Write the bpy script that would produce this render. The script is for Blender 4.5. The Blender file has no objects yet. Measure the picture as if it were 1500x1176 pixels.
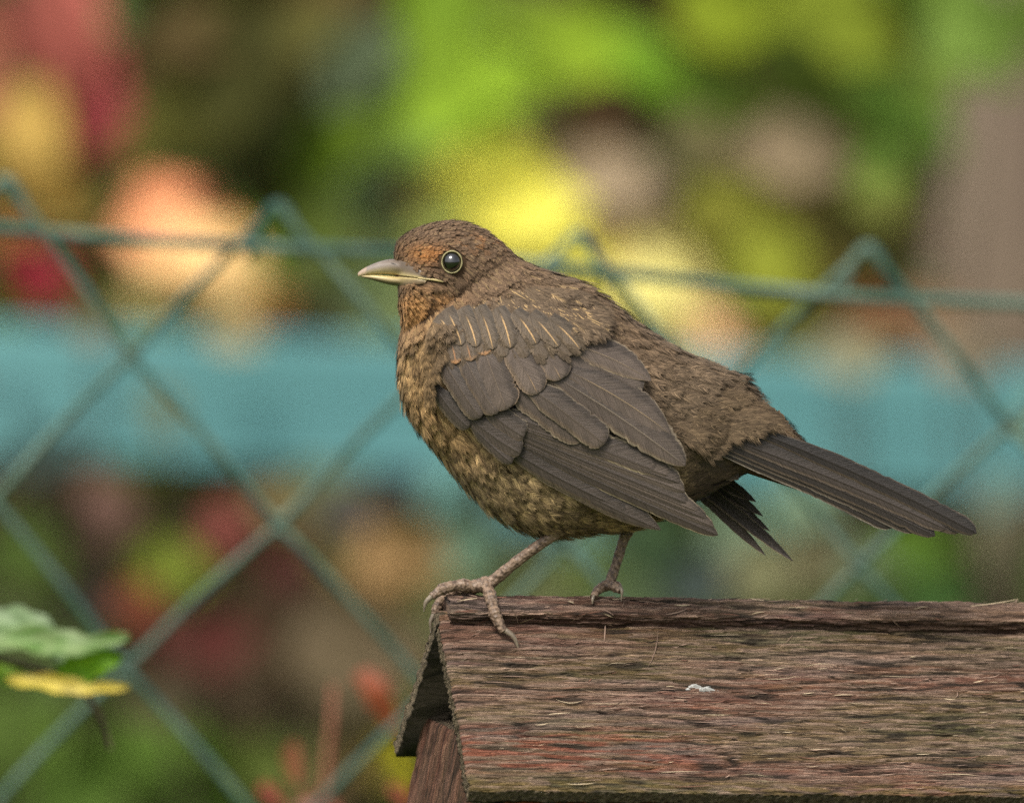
import bpy, bmesh, math, random
import numpy as np
from mathutils import Vector, Matrix
from mathutils.bvhtree import BVHTree

random.seed(7)
rng = np.random.default_rng(7)
scene = bpy.context.scene
COL = scene.collection

# ------------------------------------------------------------------ camera
S = 0.00025                 # metres per photo pixel at the bird
DIST = 4.17                 # camera to bird
PITCH = math.radians(5.0)
FOCUS = np.array([0.0, 0.0, 1.6])
RIGHT = np.array([1.0, 0.0, 0.0])
FWD = np.array([0.0, math.cos(PITCH), -math.sin(PITCH)])
UP = np.array([0.0, math.sin(PITCH), math.cos(PITCH)])
CAM = FOCUS - DIST * FWD

cam_data = bpy.data.cameras.new('camera')
cam = bpy.data.objects.new('camera', cam_data)
COL.objects.link(cam)
cam.location = CAM
cam.rotation_euler = (math.radians(90) - PITCH, 0, 0)
cam_data.sensor_fit = 'HORIZONTAL'
cam_data.sensor_width = 36.0
cam_data.lens = 36.0 * DIST / (1500 * S)
cam_data.clip_start = 0.1
cam_data.clip_end = 500.0
cam_data.dof.use_dof = True
cam_data.dof.focus_distance = DIST - 0.016
APERTURE = 0.044
cam_data.dof.aperture_fstop = (cam_data.lens / 1000.0) / APERTURE
scene.camera = cam

# ------------------------------------------------------------------ sky, sun, exposure
SUN_EL, SUN_AZ = math.radians(56), math.radians(208)    # azimuth from +Y clockwise: behind the camera, a little to the side
world = bpy.data.worlds.new('World')
scene.world = world
world.use_nodes = True
nt = world.node_tree
bg = nt.nodes['Background']
sky = nt.nodes.new('ShaderNodeTexSky')
sky.sky_type = 'NISHITA'
sky.sun_disc = False
sky.sun_elevation = SUN_EL
sky.sun_rotation = SUN_AZ
sky.air_density = 1.0
sky.dust_density = 4.0
hs = nt.nodes.new('ShaderNodeHueSaturation')
hs.inputs['Saturation'].default_value = 0.25
nt.links.new(sky.outputs['Color'], hs.inputs['Color'])
nt.links.new(hs.outputs['Color'], bg.inputs['Color'])
bg.inputs['Strength'].default_value = 0.10

sun_data = bpy.data.lights.new('sun', 'SUN')
sun_data.energy = 1.5
sun_data.angle = math.radians(18)
sun_data.color = (1.0, 0.93, 0.82)
sun = bpy.data.objects.new('sun', sun_data)
COL.objects.link(sun)
sd = Vector((math.sin(SUN_AZ) * math.cos(SUN_EL), math.cos(SUN_AZ) * math.cos(SUN_EL), math.sin(SUN_EL)))
sun.rotation_euler = (-sd).to_track_quat('-Z', 'Y').to_euler()
sun.location = (0, 0, 6)

scene.view_settings.view_transform = 'Standard'
scene.view_settings.look = 'None'
scene.view_settings.exposure = 1.15
scene.view_settings.gamma = 1.0
scene.render.engine = 'CYCLES'
scene.cycles.use_denoising = False
scene.cycles.max_bounces = 6

# ------------------------------------------------------------------ helpers
def W(px, py, k=0.0):
    """photo pixel + depth beyond the focus plane (in pixels) -> world points"""
    px = np.asarray(px, float); py = np.asarray(py, float); k = np.asarray(k, float)
    d = DIST + k * S
    a = (px - 750) * S / DIST * d
    b = (588 - py) * S / DIST * d
    return CAM + d[..., None] * FWD + a[..., None] * RIGHT + b[..., None] * UP

def WY(px, py, y):
    r = FWD + (px - 750) * S / DIST * RIGHT + (588 - py) * S / DIST * UP
    t = (y - CAM[1]) / r[1]
    return CAM + t * r

def lin(c):
    out = []
    for v in c[:3]:
        v = v / 255.0
        out.append(v / 12.92 if v <= 0.04045 else ((v + 0.055) / 1.055) ** 2.4)
    return np.array(out)

def mesh_obj(name, verts, faces, mat, parent=None, colors=None, uvs=None, smooth=True):
    me = bpy.data.meshes.new(name)
    verts = np.asarray(verts, np.float32).reshape(-1, 3)
    if isinstance(faces, np.ndarray):
        n, m = faces.shape
        me.vertices.add(len(verts)); me.vertices.foreach_set('co', verts.ravel())
        me.loops.add(n * m); me.loops.foreach_set('vertex_index', faces.astype(np.int32).ravel())
        me.polygons.add(n)
        me.polygons.foreach_set('loop_start', np.arange(0, n * m, m, dtype=np.int32))
        me.update(calc_edges=True)
    else:
        me.from_pydata(verts.tolist(), [], faces)
    if smooth:
        me.polygons.foreach_set('use_smooth', np.ones(len(me.polygons), bool))
    if colors is not None:
        at = me.attributes.new('Col', 'FLOAT_COLOR', 'POINT')
        c = np.ones((len(verts), 4), np.float32); c[:, :3] = np.clip(colors, 0, 1)
        at.data.foreach_set('color', c.ravel())
    if uvs is not None:
        at = me.attributes.new('barb', 'FLOAT_VECTOR', 'POINT')
        u = np.zeros((len(verts), 3), np.float32); u[:, :uvs.shape[1]] = uvs
        at.data.foreach_set('vector', u.ravel())
    me.validate()
    me.update()
    me.materials.append(mat)
    o = bpy.data.objects.new(name, me)
    COL.objects.link(o)
    if parent is not None:
        o.parent = parent
        o.matrix_parent_inverse = parent.matrix_world.inverted() if parent.type == 'EMPTY' and False else Matrix.Identity(4)
    return o

def empty(name):
    o = bpy.data.objects.new(name, None)
    COL.objects.link(o)
    o.empty_display_size = 0.02
    return o

def place_root(o, loc):
    """put an Empty at the base of its thing while its parts keep their places"""
    o.location = loc
    inv = Matrix.Translation(-Vector(loc))
    for ch in o.children:
        ch.matrix_parent_inverse = inv

def tag(o, label, cat, group=None, kind=None):
    o['label'] = label
    if cat: o['category'] = cat
    if group: o['group'] = group
    if kind: o['kind'] = kind

def grid_faces(nu, nv, off=0, wrap_v=False):
    a = np.arange(nu * nv).reshape(nu, nv) + off
    b = np.roll(a, -1, axis=1) if wrap_v else None
    if wrap_v:
        f = np.stack([a[:-1], a[1:], b[1:], b[:-1]], -1)
    else:
        f = np.stack([a[:-1, :-1], a[1:, :-1], a[1:, 1:], a[:-1, 1:]], -1)
    return f.reshape(-1, 4)

# ---- numpy gradient noise
PERM = np.random.default_rng(11).permutation(256)
PERM = np.concatenate([PERM, PERM, PERM])
GR = np.random.default_rng(12).normal(size=(256, 2)); GR /= np.linalg.norm(GR, axis=1)[:, None]
def perlin(x, y):
    x = np.asarray(x, float); y = np.asarray(y, float)
    xi = np.floor(x).astype(int); yi = np.floor(y).astype(int)
    xf = x - xi; yf = y - yi
    u = xf * xf * xf * (xf * (xf * 6 - 15) + 10); v = yf * yf * yf * (yf * (yf * 6 - 15) + 10)
    def g(a, b, dx, dy):
        h = PERM[(PERM[(a) & 255] + b) & 255]
        q = GR[h]
        return q[..., 0] * dx + q[..., 1] * dy
    n00 = g(xi, yi, xf, yf); n10 = g(xi + 1, yi, xf - 1, yf)
    n01 = g(xi, yi + 1, xf, yf - 1); n11 = g(xi + 1, yi + 1, xf - 1, yf - 1)
    return ((n00 * (1 - u) + n10 * u) * (1 - v) + (n01 * (1 - u) + n11 * u) * v) * 1.5
def sstep(a, b, x):
    t = np.clip((x - a) / (b - a), 0, 1)
    return t * t * (3 - 2 * t)
def mixc(a, b, t):
    return a * (1 - t[..., None]) + b * t[..., None]

# ---- materials
def new_mat(name):
    m = bpy.data.materials.new(name); m.use_nodes = True
    return m, m.node_tree, m.node_tree.nodes['Principled BSDF']

def attr_mat(name, rough=0.7, spec=0.3, bump=None, sheen=0.0, transl=0.0, var=0.0, var_scale=200):
    m, t, p = new_mat(name)
    a = t.nodes.new('ShaderNodeAttribute'); a.attribute_name = 'Col'
    src = a.outputs['Color']
    if var:
        tc = t.nodes.new('ShaderNodeTexCoord')
        no = t.nodes.new('ShaderNodeTexNoise'); no.inputs['Scale'].default_value = var_scale; no.inputs['Detail'].default_value = 4
        t.links.new(tc.outputs['Object'], no.inputs['Vector'])
        mr = t.nodes.new('ShaderNodeMapRange'); mr.inputs['From Min'].default_value = 0.3; mr.inputs['From Max'].default_value = 0.7
        mr.inputs['To Min'].default_value = 1 - var; mr.inputs['To Max'].default_value = 1 + var
        t.links.new(no.outputs['Fac'], mr.inputs['Value'])
        vm = t.nodes.new('ShaderNodeVectorMath'); vm.operation = 'SCALE'
        t.links.new(src, vm.inputs[0]); t.links.new(mr.outputs['Result'], vm.inputs['Scale'])
        src = vm.outputs['Vector']
    t.links.new(src, p.inputs['Base Color'])
    p.inputs['Roughness'].default_value = rough
    p.inputs['Specular IOR Level'].default_value = spec
    p.inputs['Sheen Weight'].default_value = sheen
    if transl:
        tr = t.nodes.new('ShaderNodeBsdfTranslucent'); t.links.new(src, tr.inputs['Color'])
        mx = t.nodes.new('ShaderNodeMixShader'); mx.inputs[0].default_value = transl
        out = t.nodes['Material Output']
        t.links.new(p.outputs[0], mx.inputs[1]); t.links.new(tr.outputs[0], mx.inputs[2]); t.links.new(mx.outputs[0], out.inputs['Surface'])
    return m

def noise_mat(name, c1, c2, scale=40, rough=0.6, spec=0.3, stretch=(1, 1, 1), bump=0.0, bump_scale=None, detail=5):
    m, t, p = new_mat(name)
    tc = t.nodes.new('ShaderNodeTexCoord')
    mp = t.nodes.new('ShaderNodeMapping'); mp.inputs['Scale'].default_value = stretch
    t.links.new(tc.outputs['Object'], mp.inputs['Vector'])
    no = t.nodes.new('ShaderNodeTexNoise'); no.inputs['Scale'].default_value = scale; no.inputs['Detail'].default_value = detail
    t.links.new(mp.outputs['Vector'], no.inputs['Vector'])
    cr = t.nodes.new('ShaderNodeValToRGB')
    cr.color_ramp.elements[0].position = 0.3; cr.color_ramp.elements[0].color = (*c1, 1)
    cr.color_ramp.elements[1].position = 0.7; cr.color_ramp.elements[1].color = (*c2, 1)
    t.links.new(no.outputs['Fac'], cr.inputs['Fac']); t.links.new(cr.outputs['Color'], p.inputs['Base Color'])
    p.inputs['Roughness'].default_value = rough; p.inputs['Specular IOR Level'].default_value = spec
    if bump:
        b = t.nodes.new('ShaderNodeBump'); b.inputs['Strength'].default_value = bump; b.inputs['Distance'].default_value = 0.0005
        n2 = t.nodes.new('ShaderNodeTexNoise'); n2.inputs['Scale'].default_value = bump_scale or scale * 3; n2.inputs['Detail'].default_value = 4
        t.links.new(mp.outputs['Vector'], n2.inputs['Vector'])
        t.links.new(n2.outputs['Fac'], b.inputs['Height']); t.links.new(b.outputs['Normal'], p.inputs['Normal'])
    return m

GAIN = 0.80      # albedo per displayed linear value

# feather vane material: fine barb lines run obliquely along the stored barb coordinate
def vane_material():
    m, t, p = new_mat('feather_vane')
    a = t.nodes.new('ShaderNodeAttribute'); a.attribute_name = 'Col'
    b = t.nodes.new('ShaderNodeAttribute'); b.attribute_name = 'barb'
    mp = t.nodes.new('ShaderNodeMapping'); mp.inputs['Scale'].default_value = (0.42, 0.02, 1)
    t.links.new(b.outputs['Vector'], mp.inputs['Vector'])
    no = t.nodes.new('ShaderNodeTexNoise'); no.inputs['Scale'].default_value = 1.0; no.inputs['Detail'].default_value = 3; no.inputs['Roughness'].default_value = 0.7
    t.links.new(mp.outputs['Vector'], no.inputs['Vector'])
    mr = t.nodes.new('ShaderNodeMapRange'); mr.inputs['From Min'].default_value = 0.25; mr.inputs['From Max'].default_value = 0.75
    mr.inputs['To Min'].default_value = 0.36; mr.inputs['To Max'].default_value = 1.75
    t.links.new(no.outputs['Fac'], mr.inputs['Value'])
    vm = t.nodes.new('ShaderNodeVectorMath'); vm.operation = 'SCALE'
    t.links.new(a.outputs['Color'], vm.inputs[0]); t.links.new(mr.outputs['Result'], vm.inputs['Scale'])
    t.links.new(vm.outputs['Vector'], p.inputs['Base Color'])
    bp = t.nodes.new('ShaderNodeBump'); bp.inputs['Strength'].default_value = 0.8; bp.inputs['Distance'].default_value = 0.0004
    t.links.new(no.outputs['Fac'], bp.inputs['Height']); t.links.new(bp.outputs['Normal'], p.inputs['Normal'])
    p.inputs['Roughness'].default_value = 0.55
    p.inputs['Specular IOR Level'].default_value = 0.3
    p.inputs['Sheen Weight'].default_value = 0.05
    return m
M_VANE = vane_material()
M_DOWN = attr_mat('body_feather', 0.75, 0.2, sheen=0.05)
M_BODY = noise_mat('bird_skin_down', tuple(lin((62, 48, 36)) * GAIN), tuple(lin((84, 66, 48)) * GAIN), 900, 0.9, 0.1)
def wood_material():
    m, t, p = new_mat('weathered_wood')
    a = t.nodes.new('ShaderNodeAttribute'); a.attribute_name = 'Col'
    b = t.nodes.new('ShaderNodeAttribute'); b.attribute_name = 'barb'       # millimetres along and across the grain
    fac = None
    for sc, lo, hi in (((0.025, 1.5, 1), 0.42, 1.6), ((0.10, 3.4, 1), 0.5, 1.5)):
        mp = t.nodes.new('ShaderNodeMapping'); mp.inputs['Scale'].default_value = sc
        t.links.new(b.outputs['Vector'], mp.inputs['Vector'])
        no = t.nodes.new('ShaderNodeTexNoise'); no.inputs['Scale'].default_value = 1.0; no.inputs['Detail'].default_value = 3
        t.links.new(mp.outputs['Vector'], no.inputs['Vector'])
        mr = t.nodes.new('ShaderNodeMapRange'); mr.inputs['From Min'].default_value = 0.28; mr.inputs['From Max'].default_value = 0.72
        mr.inputs['To Min'].default_value = lo; mr.inputs['To Max'].default_value = hi
        t.links.new(no.outputs['Fac'], mr.inputs['Value'])
        if fac is None: fac = mr.outputs['Result']; first = no
        else:
            mu = t.nodes.new('ShaderNodeMath'); mu.operation = 'MULTIPLY'
            t.links.new(fac, mu.inputs[0]); t.links.new(mr.outputs['Result'], mu.inputs[1]); fac = mu.outputs[0]
    vm = t.nodes.new('ShaderNodeVectorMath'); vm.operation = 'SCALE'
    t.links.new(a.outputs['Color'], vm.inputs[0]); t.links.new(fac, vm.inputs['Scale'])
    t.links.new(vm.outputs['Vector'], p.inputs['Base Color'])
    bp = t.nodes.new('ShaderNodeBump'); bp.inputs['Strength'].default_value = 1.0; bp.inputs['Distance'].default_value = 0.0007
    t.links.new(fac, bp.inputs['Height']); t.links.new(bp.outputs['Normal'], p.inputs['Normal'])
    p.inputs['Roughness'].default_value = 0.8; p.inputs['Specular IOR Level'].default_value = 0.2
    return m
M_WOOD = wood_material()
M_PAD = noise_mat('wing_underlayer', tuple(lin((66, 57, 49)) * GAIN), tuple(lin((84, 73, 62)) * GAIN), 900, 0.8, 0.2)
M_LEAF = attr_mat('leaf', 0.7, 0.08, transl=0.2, var=0.15, var_scale=60)
M_NEARLEAF = attr_mat('fence_leaf', 0.5, 0.3, transl=0.25, var=0.15, var_scale=120)
M_BARK = noise_mat('twig_bark', (0.05, 0.035, 0.025), (0.11, 0.075, 0.05), 120, 0.8, 0.2)
M_PINKSTEM = noise_mat('pink_stem', tuple(lin((150, 96, 76)) * GAIN), tuple(lin((172, 118, 94)) * GAIN), 90, 0.6, 0.2)
M_WIRE = noise_mat('green_coated_wire', tuple(lin((36, 68, 58))), tuple(lin((92, 110, 96))), 45, 0.45, 0.25)
M_TEAL = noise_mat('teal_paint', tuple(lin((78, 130, 134)) * GAIN), tuple(lin((110, 164, 165)) * GAIN), 5, 0.7, 0.3, (0.3, 1, 1))
M_POST = noise_mat('weathered_post', tuple(lin((112, 96, 84)) * GAIN), tuple(lin((144, 128, 110)) * GAIN), 9, 0.85, 0.1, (1, 1, 0.4))
M_GRASS = noise_mat('lawn', (0.04, 0.07, 0.015), (0.09, 0.13, 0.03), 3, 0.9, 0.1)

# ------------------------------------------------------------------ ground
gv = [(-80, -30, 0), (80, -30, 0), (80, 160, 0), (-80, 160, 0)]
ground = mesh_obj('ground', gv, [(0, 1, 2, 3)], M_GRASS, smooth=False)
ground['kind'] = 'structure'
ground['label'] = 'green lawn far below the bird'

# ------------------------------------------------------------------ leaf and tube helpers
def leaf_arrays(c, axis, nrm, length, width, curl=0.15, fold=0.12, nl=6, shape='ovate'):
    """an ovate leaf sheet: c centre, axis base->tip, nrm face normal"""
    axis = axis / np.linalg.norm(axis)
    nrm = nrm - axis * np.dot(nrm, axis); nrm /= np.linalg.norm(nrm)
    side = np.cross(nrm, axis)
    t = np.linspace(0, 1, nl + 1)
    if shape == 'ovate':
        wd = np.sin(np.pi * np.power(t, 0.72)) ** 0.8
    else:
        wd = np.sin(np.pi * t) ** 0.6
    wd[0] = 0.06; wd[-1] = 0.03
    s = np.array([-1, -0.5, 0, 0.5, 1.0])
    V = []
    for i, ti in enumerate(t):
        for sj in s:
            V.append(c + axis * (ti - 0.5) * length + side * sj * wd[i] * width * 0.5
                     + nrm * (-curl * length * (2 * ti - 1) ** 2 + fold * width * abs(sj) * wd[i]))
    return np.array(V), grid_faces(nl + 1, 5)

def tube_arrays(pts, radii, ns=8, caps=True):
    pts = np.asarray(pts, float); n = len(pts)
    radii = np.broadcast_to(np.asarray(radii, float), (n,))
    tan = np.gradient(pts, axis=0); tan /= np.linalg.norm(tan, axis=1)[:, None] + 1e-12
    ref = np.array([0.13, 0.9, 0.41]) if abs(np.dot(tan[0], [0.13, 0.9, 0.41])) < 0.8 else np.array([1.0, 0.1, 0.0])
    V = []
    u = ref
    for i in range(n):
        u = u - tan[i] * np.dot(u, tan[i]); u /= np.linalg.norm(u) + 1e-12
        w = np.cross(tan[i], u)
        for j in range(ns):
            a = 2 * math.pi * j / ns
            V.append(pts[i] + radii[i] * (math.cos(a) * u + math.sin(a) * w))
    F = grid_faces(n, ns, wrap_v=True).tolist()
    if caps:
        F.append(list(range(ns))[::-1]); F.append([(n - 1) * ns + j for j in range(ns)])
    return np.array(V), F

def smooth_path(P, n=8):
    P = np.asarray(P, float)
    out = []
    for i in range(len(P) - 1):
        p0 = P[max(i - 1, 0)]; p1 = P[i]; p2 = P[i + 1]; p3 = P[min(i + 2, len(P) - 1)]
        for q in range(n):
            t = q / n
            out.append(0.5 * ((2 * p1) + (-p0 + p2) * t + (2 * p0 - 5 * p1 + 4 * p2 - p3) * t * t + (-p0 + 3 * p1 - 3 * p2 + p3) * t ** 3))
    out.append(P[-1])
    return np.array(out)

# ------------------------------------------------------------------ far hedge (uncountable leaves, one mass)
def build_hedge():
    n = 16000
    y = rng.uniform(6.6, 7.2, n); x = rng.uniform(-4.0, 4.0, n); z = rng.uniform(0.0, 2.5, n)
    V = []; F = []; C = []
    pal = [lin(c) * GAIN for c in ((62, 70, 22), (84, 84, 34), (92, 78, 44), (72, 62, 40), (80, 104, 26))]
    patch = perlin(x * 3.0 + 9, z * 3.0 + 4)
    for i in range(n):
        ax = np.array([rng.normal(), rng.normal() * 0.5, rng.normal()]); nm = np.array([rng.normal() * 0.5, -1.0, rng.normal() * 0.5 + 0.5])
        l = rng.uniform(0.09, 0.15)
        v, f = leaf_arrays(np.array([x[i], y[i], z[i]]), ax, nm, l, l * 0.6, nl=2)
        V.append(v); F.append(f + i * 15)
        g = patch[i] + rng.normal() * 0.25
        c = pal[int(np.clip((g + 0.6) / 1.2 * 5, 0, 4))] * rng.uniform(0.75, 1.25)
        C.append(np.repeat(c[None], 15, 0))
    o = mesh_obj('hedge', np.concatenate(V), np.concatenate(F), M_LEAF, colors=np.concatenate(C))
    tag(o, 'blurred dark olive hedge filling the back of the garden', 'hedge', kind='stuff')
build_hedge()

# ------------------------------------------------------------------ plants behind the fence
BGK = 18000          # depth in photo pixels of the bushes (4.5 m behind the bird)
def plant(name, label, leaves, stems_to, group='plants behind the fence', kbase=BGK, tw=None):
    root = empty(name)
    tag(root, label, 'plant', group)
    kk = 1 + kbase * S / DIST
    tops = []
    for (px, py, w, h, c) in leaves:
        # one broad leaf, or a few overlapping ones where the patch is large
        area = w * h
        lum = lin(c).mean(); reps = max(2, int(round(area / (4600 if lum > 0.2 else 5600))))
        for q in range(reps):
            jx, jy = (rng.uniform(-0.27, 0.27, 2) if reps > 1 else (0, 0))
            k = kbase + rng.uniform(-700, 700)
            ctr = W(px + jx * w, py + jy * h, k)
            ln = rng.uniform(0.75, 1.05) * (165 if reps > 3 else max(w, h) * 1.0) * S * kk
            ang = rng.uniform(-0.9, 0.9) + (math.pi / 2 if h >= w else 0.2)
            ax = math.cos(ang) * RIGHT - math.sin(ang) * np.array([0, 0, 1.0]) + np.array([0, rng.normal() * 0.25, 0])
            nm = np.array([rng.normal() * 0.35, -1.0, 0.55 + rng.normal() * 0.3])
            v, f = leaf_arrays(ctr, ax, nm, ln, ln * rng.uniform(0.62, 0.8), curl=rng.uniform(0, 0.12), nl=6)
            cl_ = lin(c); cl_ = cl_ * 0.9 + 0.1 * cl_.mean()
            base = np.minimum(cl_ * GAIN * (0.86 + 0.22 * sstep(0.04, 0.16, lum) + 0.27 * sstep(0.25, 0.45, lum)) * rng.uniform(0.88, 1.14), 0.9)
            tt = np.repeat(np.linspace(0, 1, 7), 5)
            colr = base[None] * (1 + 0.12 * (tt[:, None] - 0.5))
            mesh_obj('leaf', v, f, M_LEAF, root, colors=colr)
            tops.append(ctr)
    bx, by = stems_to
    g = W(bx, by, kbase + 500); g = np.array([g[0], g[1] + 0.12, 0.0])
    tops = sorted(tops, key=lambda p: p[0])
    for i in range(0, len(tops), max(1, len(tops) // 7)):
        p = tops[i] + np.array([0, 0.05, 0])
        mid = g * 0.45 + p * 0.55 + np.array([rng.normal() * 0.03, 0.07, 0.05])
        pts = smooth_path([g + np.array([rng.normal() * 0.03, 0, 0]), mid, p], 8)
        v, f = tube_arrays(pts, np.linspace(0.006, 0.0018, len(pts)), 6)
        mesh_obj('stem', v, f, tw or M_BARK, root)
    place_root(root, tuple(g))

plant('red_leaved_creeper', 'creeper with blurred pink red leaves at the upper corner', [
    (70, 50, 130, 130, (178, 92, 78)), (120, 120, 130, 150, (180, 84, 78)), (150, 175, 90, 110, (180, 70, 76)),
    (50, 400, 110, 120, (172, 44, 58)), (20, 30, 80, 90, (120, 70, 55)), (-60, 120, 110, 200, (165, 95, 70)), (-80, 420, 110, 120, (150, 60, 55))], (60, 900))
plant('yellowing_bush', 'bush with blurred ochre leaves below the pink red ones', [
    (40, 215, 140, 160, (178, 144, 62)), (70, 275, 120, 110, (164, 130, 52)), (15, 355, 90, 60, (196, 120, 58)),
    (200, 240, 110, 110, (120, 112, 44)), (-70, 280, 120, 160, (150, 120, 55))], (30, 900))
plant('peach_leaved_bush', 'bush with blurred peach and orange leaves behind the sagging top wire', [
    (265, 290, 120, 110, (234, 148, 98)), (300, 385, 150, 110, (244, 188, 118)), (220, 430, 130, 90, (196, 168, 104)),
    (372, 430, 100, 100, (232, 156, 80)), (240, 365, 110, 90, (226, 146, 98)), (330, 350, 110, 80, (238, 164, 104))], (290, 900))
plant('dark_green_bush', 'dark green bush with blurred deep green leaves above the beak', [
    (250, 170, 150, 150, (98, 98, 38)), (370, 130, 180, 180, (66, 66, 22)), (310, 50, 220, 110, (92, 76, 38)), (400, 230, 130, 150, (58, 64, 22)),
    (485, 245, 140, 170, (88, 112, 6)), (450, 60, 140, 110, (96, 92, 36)), (520, 110, 120, 170, (92, 106, 74)), (560, 260, 90, 150, (92, 110, 70)),
    (250, 90, 160, 100, (88, 70, 42)), (330, 250, 90, 90, (60, 64, 26)), (450, 330, 120, 120, (84, 100, 30)), (540, 450, 130, 90, (100, 116, 72)), (470, 420, 130, 100, (104, 110, 62)), (120, 330, 90, 80, (110, 100, 40)), (170, 380, 90, 90, (96, 80, 44))], (430, 900))
plant('lime_leaved_bush', 'bush with bright lime and yellow leaves behind the bird\'s head', [
    (700, 160, 220, 170, (138, 172, 14)), (670, 110, 130, 110, (116, 146, 14)), (625, 190, 90, 150, (132, 164, 60)), (735, 270, 200, 140, (212, 206, 52)), (745, 300, 170, 120, (214, 204, 58)),
    (690, 250, 130, 110, (176, 188, 44)), (770, 330, 140, 110, (218, 208, 66)), (850, 400, 110, 80, (214, 204, 62)), (620, 35, 190, 110, (104, 134, 8)), (700, 30, 120, 100, (100, 118, 12)), (660, 320, 110, 90, (150, 160, 70)), (650, 410, 120, 90, (140, 150, 80)), (750, 420, 130, 90, (200, 190, 80))], (720, 900))
plant('fresh_green_bush', 'fresh green bush along the top edge behind the bird\'s back', [
    (850, 60, 180, 120, (128, 156, 8)), (930, 110, 150, 100, (112, 154, 20)), (790, 30, 110, 100, (112, 138, 10)), (1085, 50, 150, 130, (128, 144, 8)), (1250, 30, 220, 90, (122, 136, 22)),
    (1440, 50, 160, 130, (112, 140, 50)), (1200, 115, 230, 80, (62, 76, 12)), (1070, 145, 150, 80, (76, 98, 18)), (1320, 170, 140, 130, (86, 118, 30)), (1310, 235, 100, 80, (94, 124, 36)), (1290, 285, 90, 60, (140, 148, 62)), (970, 25, 60, 60, (80, 72, 30)), (1380, 110, 100, 90, (96, 116, 34)), (1580, 60, 160, 160, (105, 130, 40))], (1250, 1000))
plant('withered_bush', 'withered bush with taupe and olive leaves behind the bird\'s back', [
    (880, 185, 170, 70, (82, 62, 38)), (920, 270, 150, 110, (164, 142, 112)), (1130, 215, 170, 90, (146, 126, 96)), (1020, 210, 110, 80, (118, 110, 70)), (1190, 320, 120, 110, (92, 84, 28)),
    (1050, 300, 150, 110, (132, 132, 36)), (1130, 380, 170, 90, (142, 148, 32)), (970, 350, 120, 90, (150, 134, 76)), (1230, 420, 110, 80, (110, 100, 40)), (820, 250, 70, 120, (120, 110, 70)), (1150, 465, 130, 70, (124, 120, 36))], (1080, 1000))
plant('pale_yellow_bush', 'pale yellow and peach leaves just above the bird\'s rump', [
    (905, 375, 90, 60, (204, 170, 84)), (955, 430, 140, 120, (238, 224, 124)), (1040, 490, 100, 90, (246, 180, 132)), (990, 480, 100, 80, (244, 206, 118)), (880, 430, 90, 80, (226, 214, 80))], (960, 1000))
plant('rusty_bush', 'small rusty brown leaves below the taut wire near the trunk', [
    (1290, 470, 110, 50, (136, 72, 40)), (1345, 345, 70, 80, (110, 76, 54)), (1240, 490, 120, 50, (150, 132, 88)), (1370, 460, 90, 50, (128, 100, 70))], (1300, 1000))

# border plants under the teal board
plant('crimson_border_plant', 'crimson and lime border plant seen through the wire diamond under the teal board', [
    (325, 800, 90, 110, (132, 68, 58)), (400, 840, 100, 80, (114, 60, 58)), (230, 825, 120, 110, (114, 128, 26)), (220, 905, 100, 60, (136, 70, 42)), (300, 945, 120, 70, (106, 54, 48)),
    (140, 745, 120, 90, (112, 82, 70)), (180, 695, 120, 60, (78, 92, 24)), (60, 690, 110, 70, (66, 58, 36)), (150, 880, 100, 90, (58, 48, 42)), (400, 735, 110, 60, (128, 112, 72)), (300, 710, 120, 60, (82, 88, 34))], (230, 1300), kbase=BGK - 1200, group='border plants under the teal board')
plant('tan_border_plant', 'border plant with tan and smoky brown leaves left of the bird\'s foot', [
    (590, 735, 90, 80, (50, 48, 52)), (505, 755, 110, 80, (84, 80, 74)), (590, 830, 140, 100, (172, 134, 82)), (500, 840, 100, 100, (112, 102, 54)), (420, 930, 170, 110, (92, 74, 54)), (520, 950, 170, 110, (112, 96, 70)),
    (600, 930, 110, 130, (160, 130, 92)), (380, 1010, 180, 80, (86, 72, 50)), (500, 1030, 150, 90, (84, 76, 50)), (270, 1020, 120, 80, (84, 74, 52)), (560, 1120, 110, 90, (156, 140, 52)), (470, 1130, 120, 80, (124, 100, 66)), (640, 830, 90, 90, (140, 130, 70))], (470, 1400), kbase=BGK - 1200, group='border plants under the teal board')
plant('green_border_plant', 'plain green low plant filling the bottom corner behind the wire', [
    (30, 830, 130, 130, (96, 122, 48)), (60, 950, 170, 130, (82, 100, 48)), (40, 1110, 180, 160, (86, 112, 36)), (190, 1120, 180, 140, (92, 122, 36)), (310, 1100, 170, 130, (96, 130, 38)), (150, 1030, 170, 90, (92, 104, 50)), (400, 1130, 120, 100, (102, 116, 46)), (-80, 1000, 170, 250, (90, 116, 40)), (330, 1190, 200, 90, (90, 120, 38)), (100, 1210, 200, 90, (86, 114, 36))], (150, 1500), kbase=BGK - 900, group='border plants under the teal board')
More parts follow.
